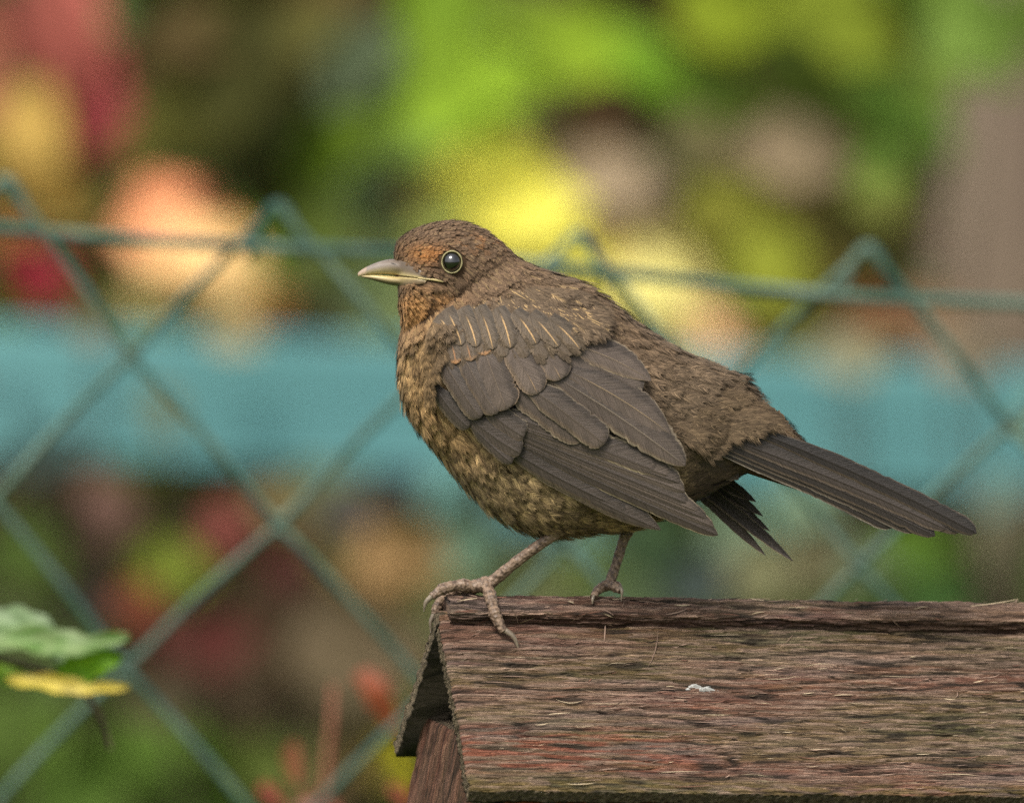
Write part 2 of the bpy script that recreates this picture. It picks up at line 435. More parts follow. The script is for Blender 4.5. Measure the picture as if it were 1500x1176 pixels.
plant('dusky_border_plant', 'dusky green border plant between the bird\'s legs and tail', [
    (700, 790, 120, 110, (92, 122, 98)), (790, 830, 120, 90, (130, 140, 100)), (870, 850, 120, 80, (96, 112, 44)), (945, 800, 120, 100, (62, 84, 52)), (1010, 845, 120, 90, (70, 82, 76)), (1080, 790, 110, 100, (104, 124, 96)), (1200, 830, 120, 100, (152, 142, 102)), (1130, 850, 110, 80, (128, 126, 88)), (1130, 740, 120, 70, (96, 150, 140)),
    (1290, 830, 110, 90, (112, 126, 98)), (1375, 815, 130, 110, (84, 114, 28)), (1470, 800, 120, 130, (136, 128, 98)), (1390, 870, 140, 90, (74, 110, 50)), (1260, 890, 160, 90, (92, 112, 60)), (1000, 760, 110, 60, (74, 96, 60)), (1570, 850, 160, 150, (98, 118, 60)), (840, 780, 100, 80, (100, 140, 130)), (760, 760, 110, 80, (80, 120, 120)), (660, 730, 100, 70, (96, 140, 130)), (950, 900, 300, 80, (80, 96, 60)), (720, 890, 200, 80, (110, 116, 70))], (1050, 1400), kbase=BGK - 1200, group='border plants under the teal board')

plant('straggling_border_plant', 'straggling thin plant with a few dull leaves overlapping the teal board', [
    (225, 600, 70, 80, (140, 140, 104)), (150, 478, 80, 40, (128, 112, 84)), (330, 486, 80, 36, (160, 142, 96)), (70, 655, 100, 40, (62, 84, 80)), (460, 700, 90, 34, (90, 100, 66)), (20, 585, 60, 60, (70, 108, 112)), (-60, 560, 80, 70, (120, 110, 80))], (200, 1400), kbase=16000, group='border plants under the teal board')
plant('drooping_border_plant', 'drooping plant with muted leaves overlapping the teal board beyond the tail', [
    (1230, 528, 100, 40, (136, 136, 108)), (1410, 520, 120, 40, (138, 122, 98)), (1480, 735, 80, 60, (96, 120, 108)), (1180, 735, 90, 40, (104, 124, 96)), (1560, 600, 90, 80, (100, 120, 90))], (1400, 1400), kbase=16000, group='border plants under the teal board')

# ------------------------------------------------------------------ teal painted rail on posts
def box_arrays(c, ex, ey, ez, bev=0.0):
    V = []; 
    for sx in (-1, 1):
        for sy in (-1, 1):
            for sz in (-1, 1):
                V.append(c + sx * ex + sy * ey + sz * ez)
    F = [(0, 1, 3, 2), (4, 6, 7, 5), (0, 4, 5, 1), (2, 3, 7, 6), (0, 2, 6, 4), (1, 5, 7, 3)]
    return np.array(V), F

def bevelled(o, w):
    m = o.modifiers.new('bevel', 'BEVEL'); m.width = w; m.segments = 2
    return o

def build_rail():
    root = empty('garden_rail')
    tag(root, 'wide teal painted garden rail running behind the bird', 'rail')
    yb = 4.22
    a = WY(-3600, 431, yb); b = WY(5000, 769, yb)
    mid = (a + b) / 2
    half = (b - a) / 2
    ez = np.array([-(b - a)[2], 0, (b - a)[0]]); ez /= np.linalg.norm(ez)
    for i, (off, hh) in enumerate(((0.0242, 0.0217), (-0.0242, 0.0217))):
        v, f = box_arrays(mid + ez * off, half, np.array([0, 0.012, 0]), ez * hh * 1.09)
        bevelled(mesh_obj('board', v, f, M_TEAL, root, smooth=False), 0.002)
    for x in (-1.7, 2.0):
        t = (x - a[0]) / (b[0] - a[0]); zt = (a + (b - a) * t)[2] + 0.05
        v, f = box_arrays(np.array([x, yb + 0.05, zt / 2]), np.array([0.03, 0, 0]), np.array([0, 0.03, 0]), np.array([0, 0, zt / 2]))
        bevelled(mesh_obj('post', v, f, M_TEAL, root, smooth=False), 0.004)
    place_root(root, (-1.7, yb, 0))
build_rail()

# ------------------------------------------------------------------ tree trunk at the side
def build_trunk():
    root = empty('tree')
    tag(root, 'blurred taupe tree trunk at the side above the teal rail', 'tree')
    b = WY(1500, 600, 4.95); x0 = b[0] + 0.06
    zs = np.linspace(0, 2.9, 26); ns = 24
    V = []
    for z in zs:
        r = 0.130 + 0.10 * math.exp(-z / 0.35) + 0.06 * math.exp(-((z - 1.22) / 0.12) ** 2) * 0.5 - 0.008 * z
        for j in range(ns):
            a = 2 * math.pi * j / ns
            rr = r * (1 + 0.07 * math.sin(5 * a + z * 3) + 0.04 * math.sin(11 * a - z * 7))
            V.append((x0 + rr * math.cos(a) + 0.03 * math.sin(z * 2), 4.95 + rr * math.sin(a), z))
    mesh_obj('trunk', np.array(V), grid_faces(26, ns, wrap_v=True), M_POST, root)
    for ang, l in ((-0.6, 0.9), (0.7, 0.8), (0.1, 1.0)):
        p0 = np.array([x0 + 0.03 * math.sin(5.4), 4.95, 2.75])
        pts = smooth_path([p0, p0 + np.array([math.sin(ang) * 0.3, 0, 0.35]), p0 + np.array([math.sin(ang) * l, 0.1, 0.9])], 8)
        v, f = tube_arrays(pts, np.linspace(0.07, 0.02, len(pts)), 10)
        mesh_obj('branch', v, f, M_POST, root)
    n = 700; V = []; F = []; C = []
    for i in range(n):
        c = np.array([x0, 5.0, 3.75]) + rng.normal(size=3) * np.array([0.45, 0.4, 0.3])
        v, f = leaf_arrays(c, rng.normal(size=3), rng.normal(size=3), 0.09, 0.06, nl=2)
        V.append(v); F.append(f + i * 15); C.append(np.repeat((lin((90, 118, 40)) * GAIN * rng.uniform(0.7, 1.2))[None], 15, 0))
    cr = mesh_obj('crown', np.concatenate(V), np.concatenate(F), M_LEAF, root, colors=np.concatenate(C)); cr['kind'] = 'stuff'
    place_root(root, (x0, 4.95, 0))
build_trunk()

# ------------------------------------------------------------------ chain-link fence
FENCE_Y = 0.92
def build_fence():
    root = empty('chain_link_fence')
    tag(root, 'green coated chain-link fence with large diamonds behind the bird', 'fence')
    kf = (FENCE_Y / math.cos(PITCH)) / S
    O = WY(412, 300, FENCE_Y)
    px = WY(412 + 430, 300, FENCE_Y)[0] - O[0]; dz = -(px) * (34 / 430.0)
    rowh = O[2] - WY(412, 300 + 236, FENCE_Y)[2]
    R = 0.0020
    nr = np.random.default_rng(5)
    jit = {(-2, 0): np.array([0.0080, 0.0])}
    def node(c, j):
        if (c, j) not in jit:
            jit[(c, j)] = nr.normal(size=2) * 0.0016
        q = jit[(c, j)]
        return np.array([O[0] + c * px / 2 + q[0] - j * 0.0006, FENCE_Y, O[2] + c * dz / 2 - j * rowh + q[1]])
    rows = 20
    for m in range(-9, 15):
        pts = []
        for j in range(rows):
            left = (m + j) % 2 == 0
            c = m if left else m + 1
            p = node(c, j)
            ov = (-1 if left else 1) * R * 1.3
            nx = node(m + 1 if left else m, j + 1)
            s = -1 if left else 1
            if j == 0:
                # the wire end is bent over into a rounded knuckle at the top of the mesh
                pts += [p + np.array([-s * 0.0130, R * 1.5, -0.024]), p + np.array([-s * 0.0090, R * 1.4, -0.012]), p + np.array([-s * 0.0045, R * 1.2, -0.002])]
            pts.append(p + np.array([ov, 0.0, 0.0]) + (np.array([-ov, 0, 0.0015]) if j == 0 else 0))
            d = nx - p
            off = np.array([0, s * R * 1.15, 0])
            for t in ((0.07, 0.3, 0.5, 0.7, 0.93) if j else (0.10, 0.3, 0.5, 0.7, 0.93)):
                bow = np.array([0, 0, 0.002 * math.sin(math.pi * t)])
                pts.append(p + d * t + off + bow)
        P = smooth_path(pts, 3)
        v, f = tube_arrays(P, R, 8)
        mesh_obj('mesh_wire', v, f, M_WIRE, root)
    # line wire threaded through the top diamonds, sagging a little
    pts = []
    for c in range(-10, 17):
        p = node(0, 0) + np.array([c * px / 2, 0, c * dz / 2])
        sag = 0.002 * math.sin(c * 1.3)
        pts.append(np.array([p[0], FENCE_Y + (0.003 if c % 2 else -0.003), p[2] - 0.0180 + sag]))
    v, f = tube_arrays(smooth_path(pts, 4), 0.0027, 8)
    mesh_obj('line_wire', v, f, M_WIRE, root)
    for x_ in (node(-9, 0)[0] - 0.03, node(15, 0)[0] + 0.03):
        zt = O[2] + (x_ - O[0]) / px * dz + 0.06
        v, f = tube_arrays(np.array([[x_, FENCE_Y, 0.0], [x_, FENCE_Y, zt * 0.5], [x_, FENCE_Y, zt]]), 0.019, 14)
        mesh_obj('fence_post', v, f, M_WIRE, root)
    place_root(root, (0, FENCE_Y, 0))
build_fence()

# ------------------------------------------------------------------ twigs caught in the fence
def near_leaf(root, pts, width, nrm, cols, name='leaf', wave=0.0):
    """a curved leaf along a path of (px, py, k) points"""
    P = smooth_path([W(*p) for p in pts], 5)
    n = len(P)
    tan = np.gradient(P, axis=0); tan /= np.linalg.norm(tan, axis=1)[:, None]
    t = np.linspace(0, 1, n)
    wd = np.sin(np.pi * np.clip(t, 0.02, 0.985) ** 0.8) ** 0.7 * width * S * 0.5
    V = []; C = []
    nrm = np.asarray(nrm, float)
    for i in range(n):
        side = np.cross(nrm, tan[i]); side /= np.linalg.norm(side)
        up = np.cross(tan[i], side)
        for s in np.linspace(-1, 1, 9):
            sc = 1 + 0.16 * math.sin(i * 1.7 + s + width)
            V.append(P[i] + side * s * wd[i] * sc + up * (abs(s) * wd[i] * 0.35 + wave * S * math.sin(i * 0.9 + s * 2)))
            f = np.clip(0.5 + 0.9 * perlin(i * 0.55 + 3.3 + width, s * 2.3 + 8.1) + 0.22 * math.sin(i * 1.9 - abs(s) * 5), 0, 1)
            c = lin(cols[0]) * (1 - f) + lin(cols[1]) * f
            if abs(s) < 0.05: c = c * 1.25
            C.append(c * GAIN)
    return mesh_obj(name, np.array(V), grid_faces(n, 9), M_NEARLEAF, root, colors=np.array(C))

def build_fence_twig():
    root = empty('twig')
    tag(root, 'twig with a pale green and a yellow leaf poking in at the picture edge', 'plant', 'twigs by the fence')
    K = 1750
    near_leaf(root, [(-60, 940, K), (40, 938, K - 30), (120, 945, K - 60), (192, 930, K - 80)], 48, (0.1, -0.9, 0.5), ((138, 158, 104), (78, 116, 42)), wave=5)
    near_leaf(root, [(-30, 905, K + 60), (20, 915, K + 30), (70, 940, K), (100, 975, K)], 62, (0.0, -0.8, 0.6), ((146, 168, 124), (90, 116, 70)), wave=5)
    near_leaf(root, [(85, 985, K), (120, 975, K - 40), (150, 965, K - 60), (180, 962, K - 60)], 50, (0.0, -1.0, -0.25), ((100, 150, 22), (124, 166, 44)), wave=2)
    near_leaf(root, [(10, 995, K), (70, 1000, K - 30), (130, 1008, K - 40), (190, 1006, K - 60)], 30, (0.0, -0.9, 0.45), ((222, 200, 96), (170, 150, 34)), wave=3)
    near_leaf(root, [(-20, 985, K + 40), (10, 990, K + 40), (40, 1000, K + 40)], 50, (0.0, -0.75, 0.65), ((120, 150, 40), (100, 140, 30)), wave=3)
    v, f = tube_arrays(smooth_path([W(*p) for p in [(118, 1005, K), (135, 1030, K), (152, 1060, K + 10), (162, 1095, K + 20)]], 6), np.linspace(6, 4, 19) * S, 8)
    mesh_obj('leaf_stalk', v, f, M_BARK, root)
    v, f = tube_arrays(smooth_path([W(*p) for p in [(-500, 1100, K + 300), (-200, 990, K + 100), (-60, 960, K + 20), (40, 975, K + 20), (118, 1005, K)]], 6), np.linspace(9, 5, 25) * S, 8)
    mesh_obj('stem', v, f, M_BARK, root)
    place_root(root, tuple(W(-500, 1100, K + 300)))
build_fence_twig()

def build_red_plant():
    root = empty('red_seedling')
    tag(root, 'young plant with pinkish stem and orange red leaves beside the wooden roof', 'plant', 'twigs by the fence')
    K = 3900
    near_leaf(root, [(530, 985, K), (545, 1015, K - 20), (570, 1050, K), (600, 1095, K + 20)], 42, (0.3, -1, 0.3), ((160, 84, 46), (140, 70, 42)))
    near_leaf(root, [(520, 990, K + 30), (545, 1000, K + 20), (575, 1030, K + 10)], 40, (0.0, -0.8, 0.6), ((168, 98, 70), (156, 80, 52)))
    for pts in ([(488, 1000, K), (486, 1060, K), (478, 1140, K + 20), (470, 1400, K + 60)],):
        v, f = tube_arrays(smooth_path([W(*p) for p in pts], 8), np.linspace(6.5, 8, 25) * S, 8)
        mesh_obj('stem', v, f, M_PINKSTEM, root)
    near_leaf(root, [(380, 1150, K), (395, 1160, K), (415, 1185, K)], 28, (0.0, -1, 0.3), ((160, 84, 66), (150, 74, 60)))
    near_leaf(root, [(430, 1085, K + 60), (428, 1115, K + 60), (436, 1150, K + 60)], 34, (0.0, -1, 0.2), ((150, 92, 62), (136, 84, 56)))
    near_leaf(root, [(430, 1180, K), (470, 1170, K), (500, 1190, K)], 30, (0.0, -1, 0.3), ((150, 92, 78), (136, 80, 64)))
    near_leaf(root, [(560, 1085, K + 80), (585, 1115, K + 80), (600, 1160, K + 80)], 60, (0.0, -1, 0.3), ((180, 168, 30), (150, 140, 30)))
    near_leaf(root, [(570, 1150, K), (590, 1165, K), (600, 1195, K)], 26, (0.0, -1, 0.3), ((150, 82, 56), (140, 74, 50)))
    place_root(root, tuple(W(470, 1400, K + 60)))
build_red_plant()

# ------------------------------------------------------------------ wooden bird house
PSI = math.radians(12.0); TAU = math.radians(2.1)
HR = np.array([math.cos(PSI) * math.cos(TAU), math.sin(PSI) * math.cos(TAU), -math.sin(TAU)])   # along the ridge
HN = np.array([math.sin(PSI), -math.cos(PSI), 0.0])                                            # towards the camera
HU = np.cross(HR, -HN)
HO = W(640, 893, -17)
def H(r, n, u):
    r = np.asarray(r, float); n = np.asarray(n, float); u = np.asarray(u, float)
    return HO + r[..., None] * HR + n[..., None] * HN + u[..., None] * HU
RW, RHT = 0.0692, 0.0578            # horizontal and vertical run of one slope
SL = math.hypot(RW, RHT)            # slope length
CS, SN = RW / SL, RHT / SL

def wood_fields(u, v, seed):
    """relief (m) and pigment of weathered, flaking board; u along the grain, v across, in metres"""
    a = seed * 13.7
    warp = 0.0016 * perlin(u * 14 + a, v * 30) + 0.0006 * perlin(u * 60 + a, v * 90)
    vv = v + warp
    fib = perlin(u * 30 + a, vv * 1300) * 0.55 + perlin(u * 70 + a, vv * 2400 + 7) * 0.35
    fl = perlin(u * 42 + a, vv * 420 + 3) + 0.5 * perlin(u * 110 + a, vv * 900 + 9)
    fl2 = perlin(u * 75 + a + 5, vv * 700 + 31)
    step = np.floor(fl * 3.0) / 3.0
    step2 = sstep(0.02, 0.09, fl2)
    crack = np.exp(-(perlin(u * 13 + a + 3, vv * 330 + 17) / 0.045) ** 2) * sstep(-0.25, 0.15, perlin(u * 30 + a, v * 60 + 5))
    big = perlin(u * 9 + a, v * 22 + 2)
    h = 0.00024 * fib + 0.00052 * step + 0.00040 * step2 - 0.0011 * crack + 0.0005 * big
    return h, fib, fl, step2, crack, big

WC = {k: lin(c) for k, c in dict(red=(112, 78, 64), red2=(138, 86, 64), brown=(88, 74, 58), grey=(118, 106, 98), mauve=(116, 98, 94), green=(88, 88, 50), dark=(44, 37, 30), straw=(186, 168, 138), pink=(146, 122, 106)).items()}
def wood_color(u, v, fields, red=0.5, green=0.3, mauve=0.4, orange=0.0):
    h, fib, fl, step2, crack, big = fields
    a = perlin(u * 18 + 4, v * 120 + 9); b = perlin(u * 11 + 14, v * 60 + 2); c = perlin(u * 26 + 1, v * 200 + 22); e = perlin(u * 8 + 40, v * 40 + 8)
    col = np.repeat(WC['brown'][None, :], u.size, 0).reshape(u.shape + (3,))
    col = mixc(col, WC['mauve'], np.clip(mauve * sstep(-0.15, 0.35, a), 0, 1))
    col = mixc(col, WC['red'], np.clip(red * sstep(-0.25, 0.2, b + 0.4 * fl), 0, 1))
    col = mixc(col, WC['red2'], np.clip(orange * sstep(-0.05, 0.3, c), 0, 1))
    col = mixc(col, WC['green'], np.clip(green * sstep(-0.15, 0.3, e + 0.5 * c), 0, 1))
    tan = sstep(0.0, 0.35, perlin(u * 13 + 30, v * 70 + 12) + 0.35 * fl)
    col = mixc(col, lin((142, 122, 102)), 0.24 * tan)
    col = mixc(col, WC['pink'], 0.6 * sstep(0.15, 0.5, step2 * 0.5 + fl * 0.6 - 0.1))
    col = mixc(col, WC['dark'], 0.85 * sstep(0.08, 0.45, -fl * 0.9 - 0.1 + 0.3 * fib))
    straw = sstep(0.42, 0.62, fib) * sstep(-0.05, 0.35, perlin(u * 24 + 7, v * 170 + 3))
    col = mixc(col, WC['straw'], 0.85 * straw)
    col = mixc(col, WC['dark'] * 0.7, 0.9 * np.clip(crack, 0, 1))
    col = col * (1 + 0.45 * fib)[..., None]
    return np.clip(col * 1.22, 0.008, 0.85) * GAIN

def rough_board(name, root, fn, L, Wd, T, nu, nv, seed, colkw, edge=0.0012, colmod=None, relief=1.0):
    """fn(u, v, h): metres along / across / above the face -> world. Closed board with chipped edges and real relief."""
    uu = np.linspace(0, 1, nu); vv = np.linspace(0, 1, nv)
    U, V_ = np.meshgrid(uu, vv, indexing='ij')
    el = edge * (0.8 * perlin(V_ * Wd * 110 + seed, V_ * 0 + 2.2) + 0.45 * perlin(V_ * Wd * 420 + seed, V_ * 0 + 5.1) + 0.3 * perlin(V_ * Wd * 1500 + seed, V_ * 0 + 8.1))
    eb = edge * (0.5 * perlin(U * L * 60 + seed, U * 0 + 7.7) + 0.3 * perlin(U * L * 300 + seed, U * 0 + 1.7))
    u = (U * L) + el * (1 - U)
    v = V_ * Wd + eb * V_
    F = wood_fields(u, v, seed)
    h = F[0] * relief
    rim = np.minimum(np.minimum(U * L, (1 - U) * L), np.minimum(V_ * Wd, (1 - V_) * Wd))
    h = h - 0.0008 * np.exp(-rim / 0.0007)
    col = wood_color(u, v, F, **colkw)
    if colmod: col = colmod(u, v, col, F)
    top = fn(u, v, h).reshape(-1, 3); C = [col.reshape(-1, 3)]
    idx = np.arange(nu * nv).reshape(nu, nv)
    ring = np.concatenate([idx[:, 0], idx[-1, 1:], idx[::-1, -1][1:], idx[0, ::-1][1:-1]])
    faces = [f for f in grid_faces(nu, nv).tolist()]
    ru = u.ravel()[ring]; rv = v.ravel()[ring]; rc = col.reshape(-1, 3)[ring]
    cu, cv = L / 2, Wd / 2
    V = [top]; nrows = 7; prev = ring; base = nu * nv; R = len(ring)
    ou = np.where(np.isclose(U.ravel()[ring], 0), -1, np.where(np.isclose(U.ravel()[ring], 1), 1, 0.0))
    ov = np.where(np.isclose(V_.ravel()[ring], 0), -1, np.where(np.isclose(V_.ravel()[ring], 1), 1, 0.0))
    arc = np.arange(R)
    for q in range(1, nrows + 1):
        hh = -T * q / nrows
        n1 = edge * 0.5 * perlin(ru * 500 + rv * 700 + seed, np.full(R, q * 0.9 + 0.31)) + edge * 0.3 * perlin(ru * 1500 + rv * 1500, np.full(R, q * 1.7))
        uo = ru + ou * n1; vo = rv + ov * n1
        V.append(fn(uo, vo, np.full(R, hh)))
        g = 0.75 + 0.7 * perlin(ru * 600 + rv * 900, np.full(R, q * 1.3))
        C.append(np.clip((WC['brown'][None] * 0.7 + WC['straw'][None] * 0.4) * (g * (0.22 if q >= nrows else 1.35))[:, None], 0.006, 0.8) * GAIN)  # edge rows coloured lighter as if lit, underside coloured dark for shade
        cur = base + (q - 1) * R + np.arange(R)
        nxt = np.roll(prev, -1); cn = np.roll(cur, -1)
        faces += np.stack([prev, cur, cn, nxt], -1).tolist()
        prev = cur
    faces.append(prev.tolist()[::-1])
    uvs = np.concatenate([np.stack([u.ravel(), v.ravel()], -1)] + [np.stack([ru, rv + 0.02 * q], -1) for q in range(1, nrows + 1)]) * 1000
    return mesh_obj(name, np.concatenate(V), faces, M_WOOD, root, colors=np.concatenate(C), uvs=uvs)

LEN = 0.30
def build_house():
    root = empty('bird_house')
    tag(root, 'weathered wooden bird house with flaking reddish gable roof under the bird', 'bird house')
    def near(u, v, h):
        return H(u, v * CS + h * SN, -v * SN + h * CS)
    def far(u, v, h):
        return H(u, -(v * CS) - h * SN, -v * SN + h * CS)
    def nearmod(u, v, col, F):
        # lichen line along the drip edge, orange paint left near the lower corner, algae in the middle
        low = sstep(SL - 0.0075, SL - 0.0035, v + 0.0012 * perlin(u * 40, v * 20))
        col = mixc(col, lin((116, 98, 54)) * GAIN, 0.55 * low * sstep(-0.35, 0.15, perlin(u * 90 + 2, v * 600)))
        o = sstep(0.05, 0.07, v) * (1 - sstep(0.075, 0.085, v)) * (1 - sstep(0.06, 0.11, u))
        st = sstep(-0.05, 0.3, perlin(u * 45, v * 520 + 4))
        col = mixc(col, lin((150, 88, 66)) * GAIN, 0.7 * o * st)
        o2 = (1 - sstep(0.012, 0.03, v)) * (1 - sstep(0.03, 0.15, u)) * sstep(-0.2, 0.2, perlin(u * 40 + 3, v * 400))
        col = mixc(col, lin((124, 88, 72)) * GAIN, 0.55 * o2)
        return col
    rough_board('roof_board', root, near, LEN, SL, 0.0065, 560, 400, 1.0, dict(red=0.6, green=0.5, mauve=0.55, orange=0.3), colmod=nearmod)
    rough_board('roof_board', root, far, LEN, SL - 0.002, 0.0065, 160, 60, 2.0, dict(red=0.4, green=0.5, mauve=0.3))
    # ridge strip: rounded batten over the joint
    prof = np.array([(0.0046, -0.0068), (0.0068, -0.0032), (0.0083, -0.0006), (0.0080, 0.0004), (0.0044, 0.0034), (0.0012, 0.0050), (-0.0020, 0.0052), (-0.0052, 0.0036), (-0.0075, 0.0005), (-0.0080, -0.0030), (-0.0072, -0.0062)])
    pr = smooth_path(prof, 9); npf = len(pr); nu = 620; u0 = 0.0038
    arc = np.concatenate([[0], np.cumsum(np.linalg.norm(np.diff(pr, axis=0), axis=1))])
    tn = np.gradient(pr, axis=0); nn = np.stack([-tn[:, 1], tn[:, 0]], -1); nn /= np.linalg.norm(nn, axis=1)[:, None]
    if nn[npf // 2, 1] < 0: nn = -nn
    U, A = np.meshgrid(np.linspace(u0, LEN - 0.004, nu), arc, indexing='ij')
    F = wood_fields(U, A + 0.3, 4.0)
    rag = 0.0005 * perlin(U * 130, A * 260 + 3) + 0.00035 * perlin(U * 420 + 3, A * 700)
    hh = (F[0] - 0.0005 * F[5]) * 0.85 + rag * 0.6
    e = 0.0011 * perlin(A * 420, A * 0 + 0.3) + 0.0006 * perlin(A * 1400, A * 0 + 3.3)
    Ue = U + e * np.exp(-(U - u0) / 0.004)
    P = H(Ue, pr[None, :, 0] + nn[None, :, 0] * hh, pr[None, :, 1] + nn[None, :, 1] * hh)
    C = wood_color(U, A + 0.3, F, red=0.65, green=0.1, mauve=0.6)
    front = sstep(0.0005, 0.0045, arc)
    C = mixc(C, C * 0.45 + lin((76, 50, 42)) * GAIN * 0.35, np.broadcast_to(1 - sstep(0.0062, 0.0074, arc), U.shape))  # front face: red-brown paint, with the undercut's shade darkened into the colour
    faces = grid_faces(nu, npf).tolist() + [list(range(npf)), [(nu - 1) * npf + j for j in range(npf)][::-1]]
    bottom = [(i * npf, i * npf + npf - 1) for i in range(nu)]
    faces += [(bottom[i][0], bottom[i][1], bottom[i + 1][1], bottom[i + 1][0]) for i in range(nu - 1)]
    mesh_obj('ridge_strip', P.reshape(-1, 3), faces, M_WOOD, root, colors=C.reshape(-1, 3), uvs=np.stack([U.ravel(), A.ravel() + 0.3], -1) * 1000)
    # walls under the roof
    ht = 0.13
    def endw(u, v, h):       # the end wall: u down, v from back to front, h outwards past the end
        return H(0.007 - h - 0.17 * u, v - 0.052, -0.0445 - u)
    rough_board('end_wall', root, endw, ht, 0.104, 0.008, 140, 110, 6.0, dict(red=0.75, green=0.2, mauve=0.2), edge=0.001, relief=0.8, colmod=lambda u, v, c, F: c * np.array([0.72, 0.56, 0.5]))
    def frontw(u, v, h):
        return H(0.016 + u, 0.0530 + h, -0.0520 - v)
    rough_board('front_wall', root, frontw, LEN - 0.032, 0.12, 0.008, 300, 60, 7.0, dict(red=0.6, green=0.0, mauve=0.1, orange=1.0), edge=0.0008,
                colmod=lambda u, v, c, F: mixc(c, lin((176, 84, 54)) * GAIN, np.full(u.shape, 0.6)))
    def backw(u, v, h):
        return H(0.016 + u, -0.0530 - h, -0.0520 - v)
    rough_board('back_wall', root, backw, LEN - 0.032, 0.12, 0.008, 60, 30, 8.0, dict(red=0.6, green=0.1, mauve=0.2))
    def farw(u, v, h):
        return H(LEN - 0.012 + h, v - 0.052, -0.0445 - u)
    rough_board('end_wall', root, farw, ht, 0.104, 0.008, 40, 30, 9.0, dict(red=0.6, green=0.1, mauve=0.2))
    # floor board and the post that carries the house
    c = H(LEN / 2, 0.0, -0.0445 - ht)
    v, f = box_arrays(c, HR * (LEN / 2 - 0.005), HN * 0.065, HU * 0.006)
    bevelled(mesh_obj('floor_board', v, f, M_BARK, root, smooth=False), 0.001)
    v, f = box_arrays(np.array([c[0], c[1], c[2] / 2]), np.array([0.03, 0, 0]), np.array([0, 0.03, 0]), np.array([0, 0, c[2] / 2]))
    bevelled(mesh_obj('post', v, f, M_BARK, root, smooth=False), 0.002)
    # loose splinters and lifted fibres on roof and ridge
    V = []; Fc = []; C = []; nbase = 0
    r2 = np.random.default_rng(21)
    tones = [WC['straw'] * 0.9, WC['pink'], WC['red'], WC['brown'], WC['pink'] * 0.8, WC['dark']]
    for i in range(560):
        on_ridge = i < 130
        ln = 0.002 + 0.0055 * r2.exponential(); w = r2.uniform(0.00009, 0.00026)
        a = r2.normal() * (0.35 if on_ridge else 0.06) if r2.random() < 0.93 else r2.normal() * 0.7
        u = r2.uniform(0.006, 0.27); lift = abs(r2.normal()) * 0.0005
        if on_ridge:
            q = int(r2.integers(8, npf - 30)); base = lambda du, dv, dh: H(u + du, pr[q, 0] + dv * tn[q, 0] / np.linalg.norm(tn[q]) + nn[q, 0] * dh, pr[q, 1] + dv * tn[q, 1] / np.linalg.norm(tn[q]) + nn[q, 1] * dh)
            ln *= 0.7
        else:
            v0 = r2.uniform(0.010, SL - 0.002); base = lambda du, dv, dh: near(np.asarray(u + du), np.asarray(v0 + dv), np.asarray(dh))
        ca, sa = math.cos(a), math.sin(a)
        n = 5
        bow = r2.normal() * 0.06
        col = tones[int(r2.integers(0, 6))] * r2.uniform(0.8, 1.2) * GAIN
        for j in range(n):
            t = j / (n - 1)
            x = (t - 0.5) * ln; yb = bow * ln * (1 - (2 * t - 1) ** 2)
            ww = w * (1 - (2 * t - 1) ** 2 * 0.85) 
            for s in (-1, 1):
                V.append(base(np.asarray(x * ca - (yb + s * ww) * sa), np.asarray(x * sa + (yb + s * ww) * ca), np.asarray(0.00045 + lift * t * t + (0.00012 if s > 0 else 0))))
                C.append(col)
        for j in range(n - 1):
            b = nbase + j * 2
            Fc.append((b, b + 1, b + 3, b + 2))
        nbase += 2 * n
    o = mesh_obj('splinters', np.array(V), np.array(Fc), M_WOOD, root, colors=np.array(C), uvs=np.tile(np.array([[3.0, 4.0]]), (len(V), 1)), smooth=False)
    o['kind'] = 'stuff'
    place_root(root, tuple(np.array([c[0], c[1], 0.0])))
    # bird dropping on the near slope
    m, t, p = new_mat('dropping'); p.inputs['Base Color'].default_value = (0.30, 0.30, 0.28, 1); p.inputs['Roughness'].default_value = 0.6
    V = []; ns = 26
    du, dv = 0.0935, 0.0385
    nrr = [0.0, 0.3, 0.6, 0.85, 1.0, 1.05]; nhh = [0.0006, 0.0008, 0.0010, 0.0008, 0.0003, -0.0006]
    for rr, h0 in zip(nrr[1:], nhh[1:]):
        for j in range(ns):
            a = 2 * math.pi * j / ns
            wob = 1 + 0.35 * math.sin(2 * a + 1) + 0.3 * math.sin(5 * a) + 0.2 * math.sin(9 * a + 2)
            V.append(near(np.asarray(du + rr * 0.0040 * wob * math.cos(a)), np.asarray(dv + rr * 0.0015 * wob * math.sin(a) + 0.0006 * math.cos(a)), np.asarray(h0 * (0.55 + 0.75 * math.sin(3 * a + rr * 4)) + 0.0001)))
    V.append(near(np.asarray(du), np.asarray(dv), np.asarray(0.0005)))
    Fs = grid_faces(5, ns, wrap_v=True).tolist() + [(5 * ns, j, (j + 1) % ns) for j in range(ns)]
    d = mesh_obj('bird_dropping', np.array(V), Fs, m)
    tag(d, 'small white bird dropping dried on the flaking roof board', 'dropping')
build_house()

# ------------------------------------------------------------------ the bird (modelled in photo-pixel units: px, py, k)
bird = empty('bird')
tag(bird, 'speckled brown young blackbird perched on the ridge of the wooden roof', 'bird')

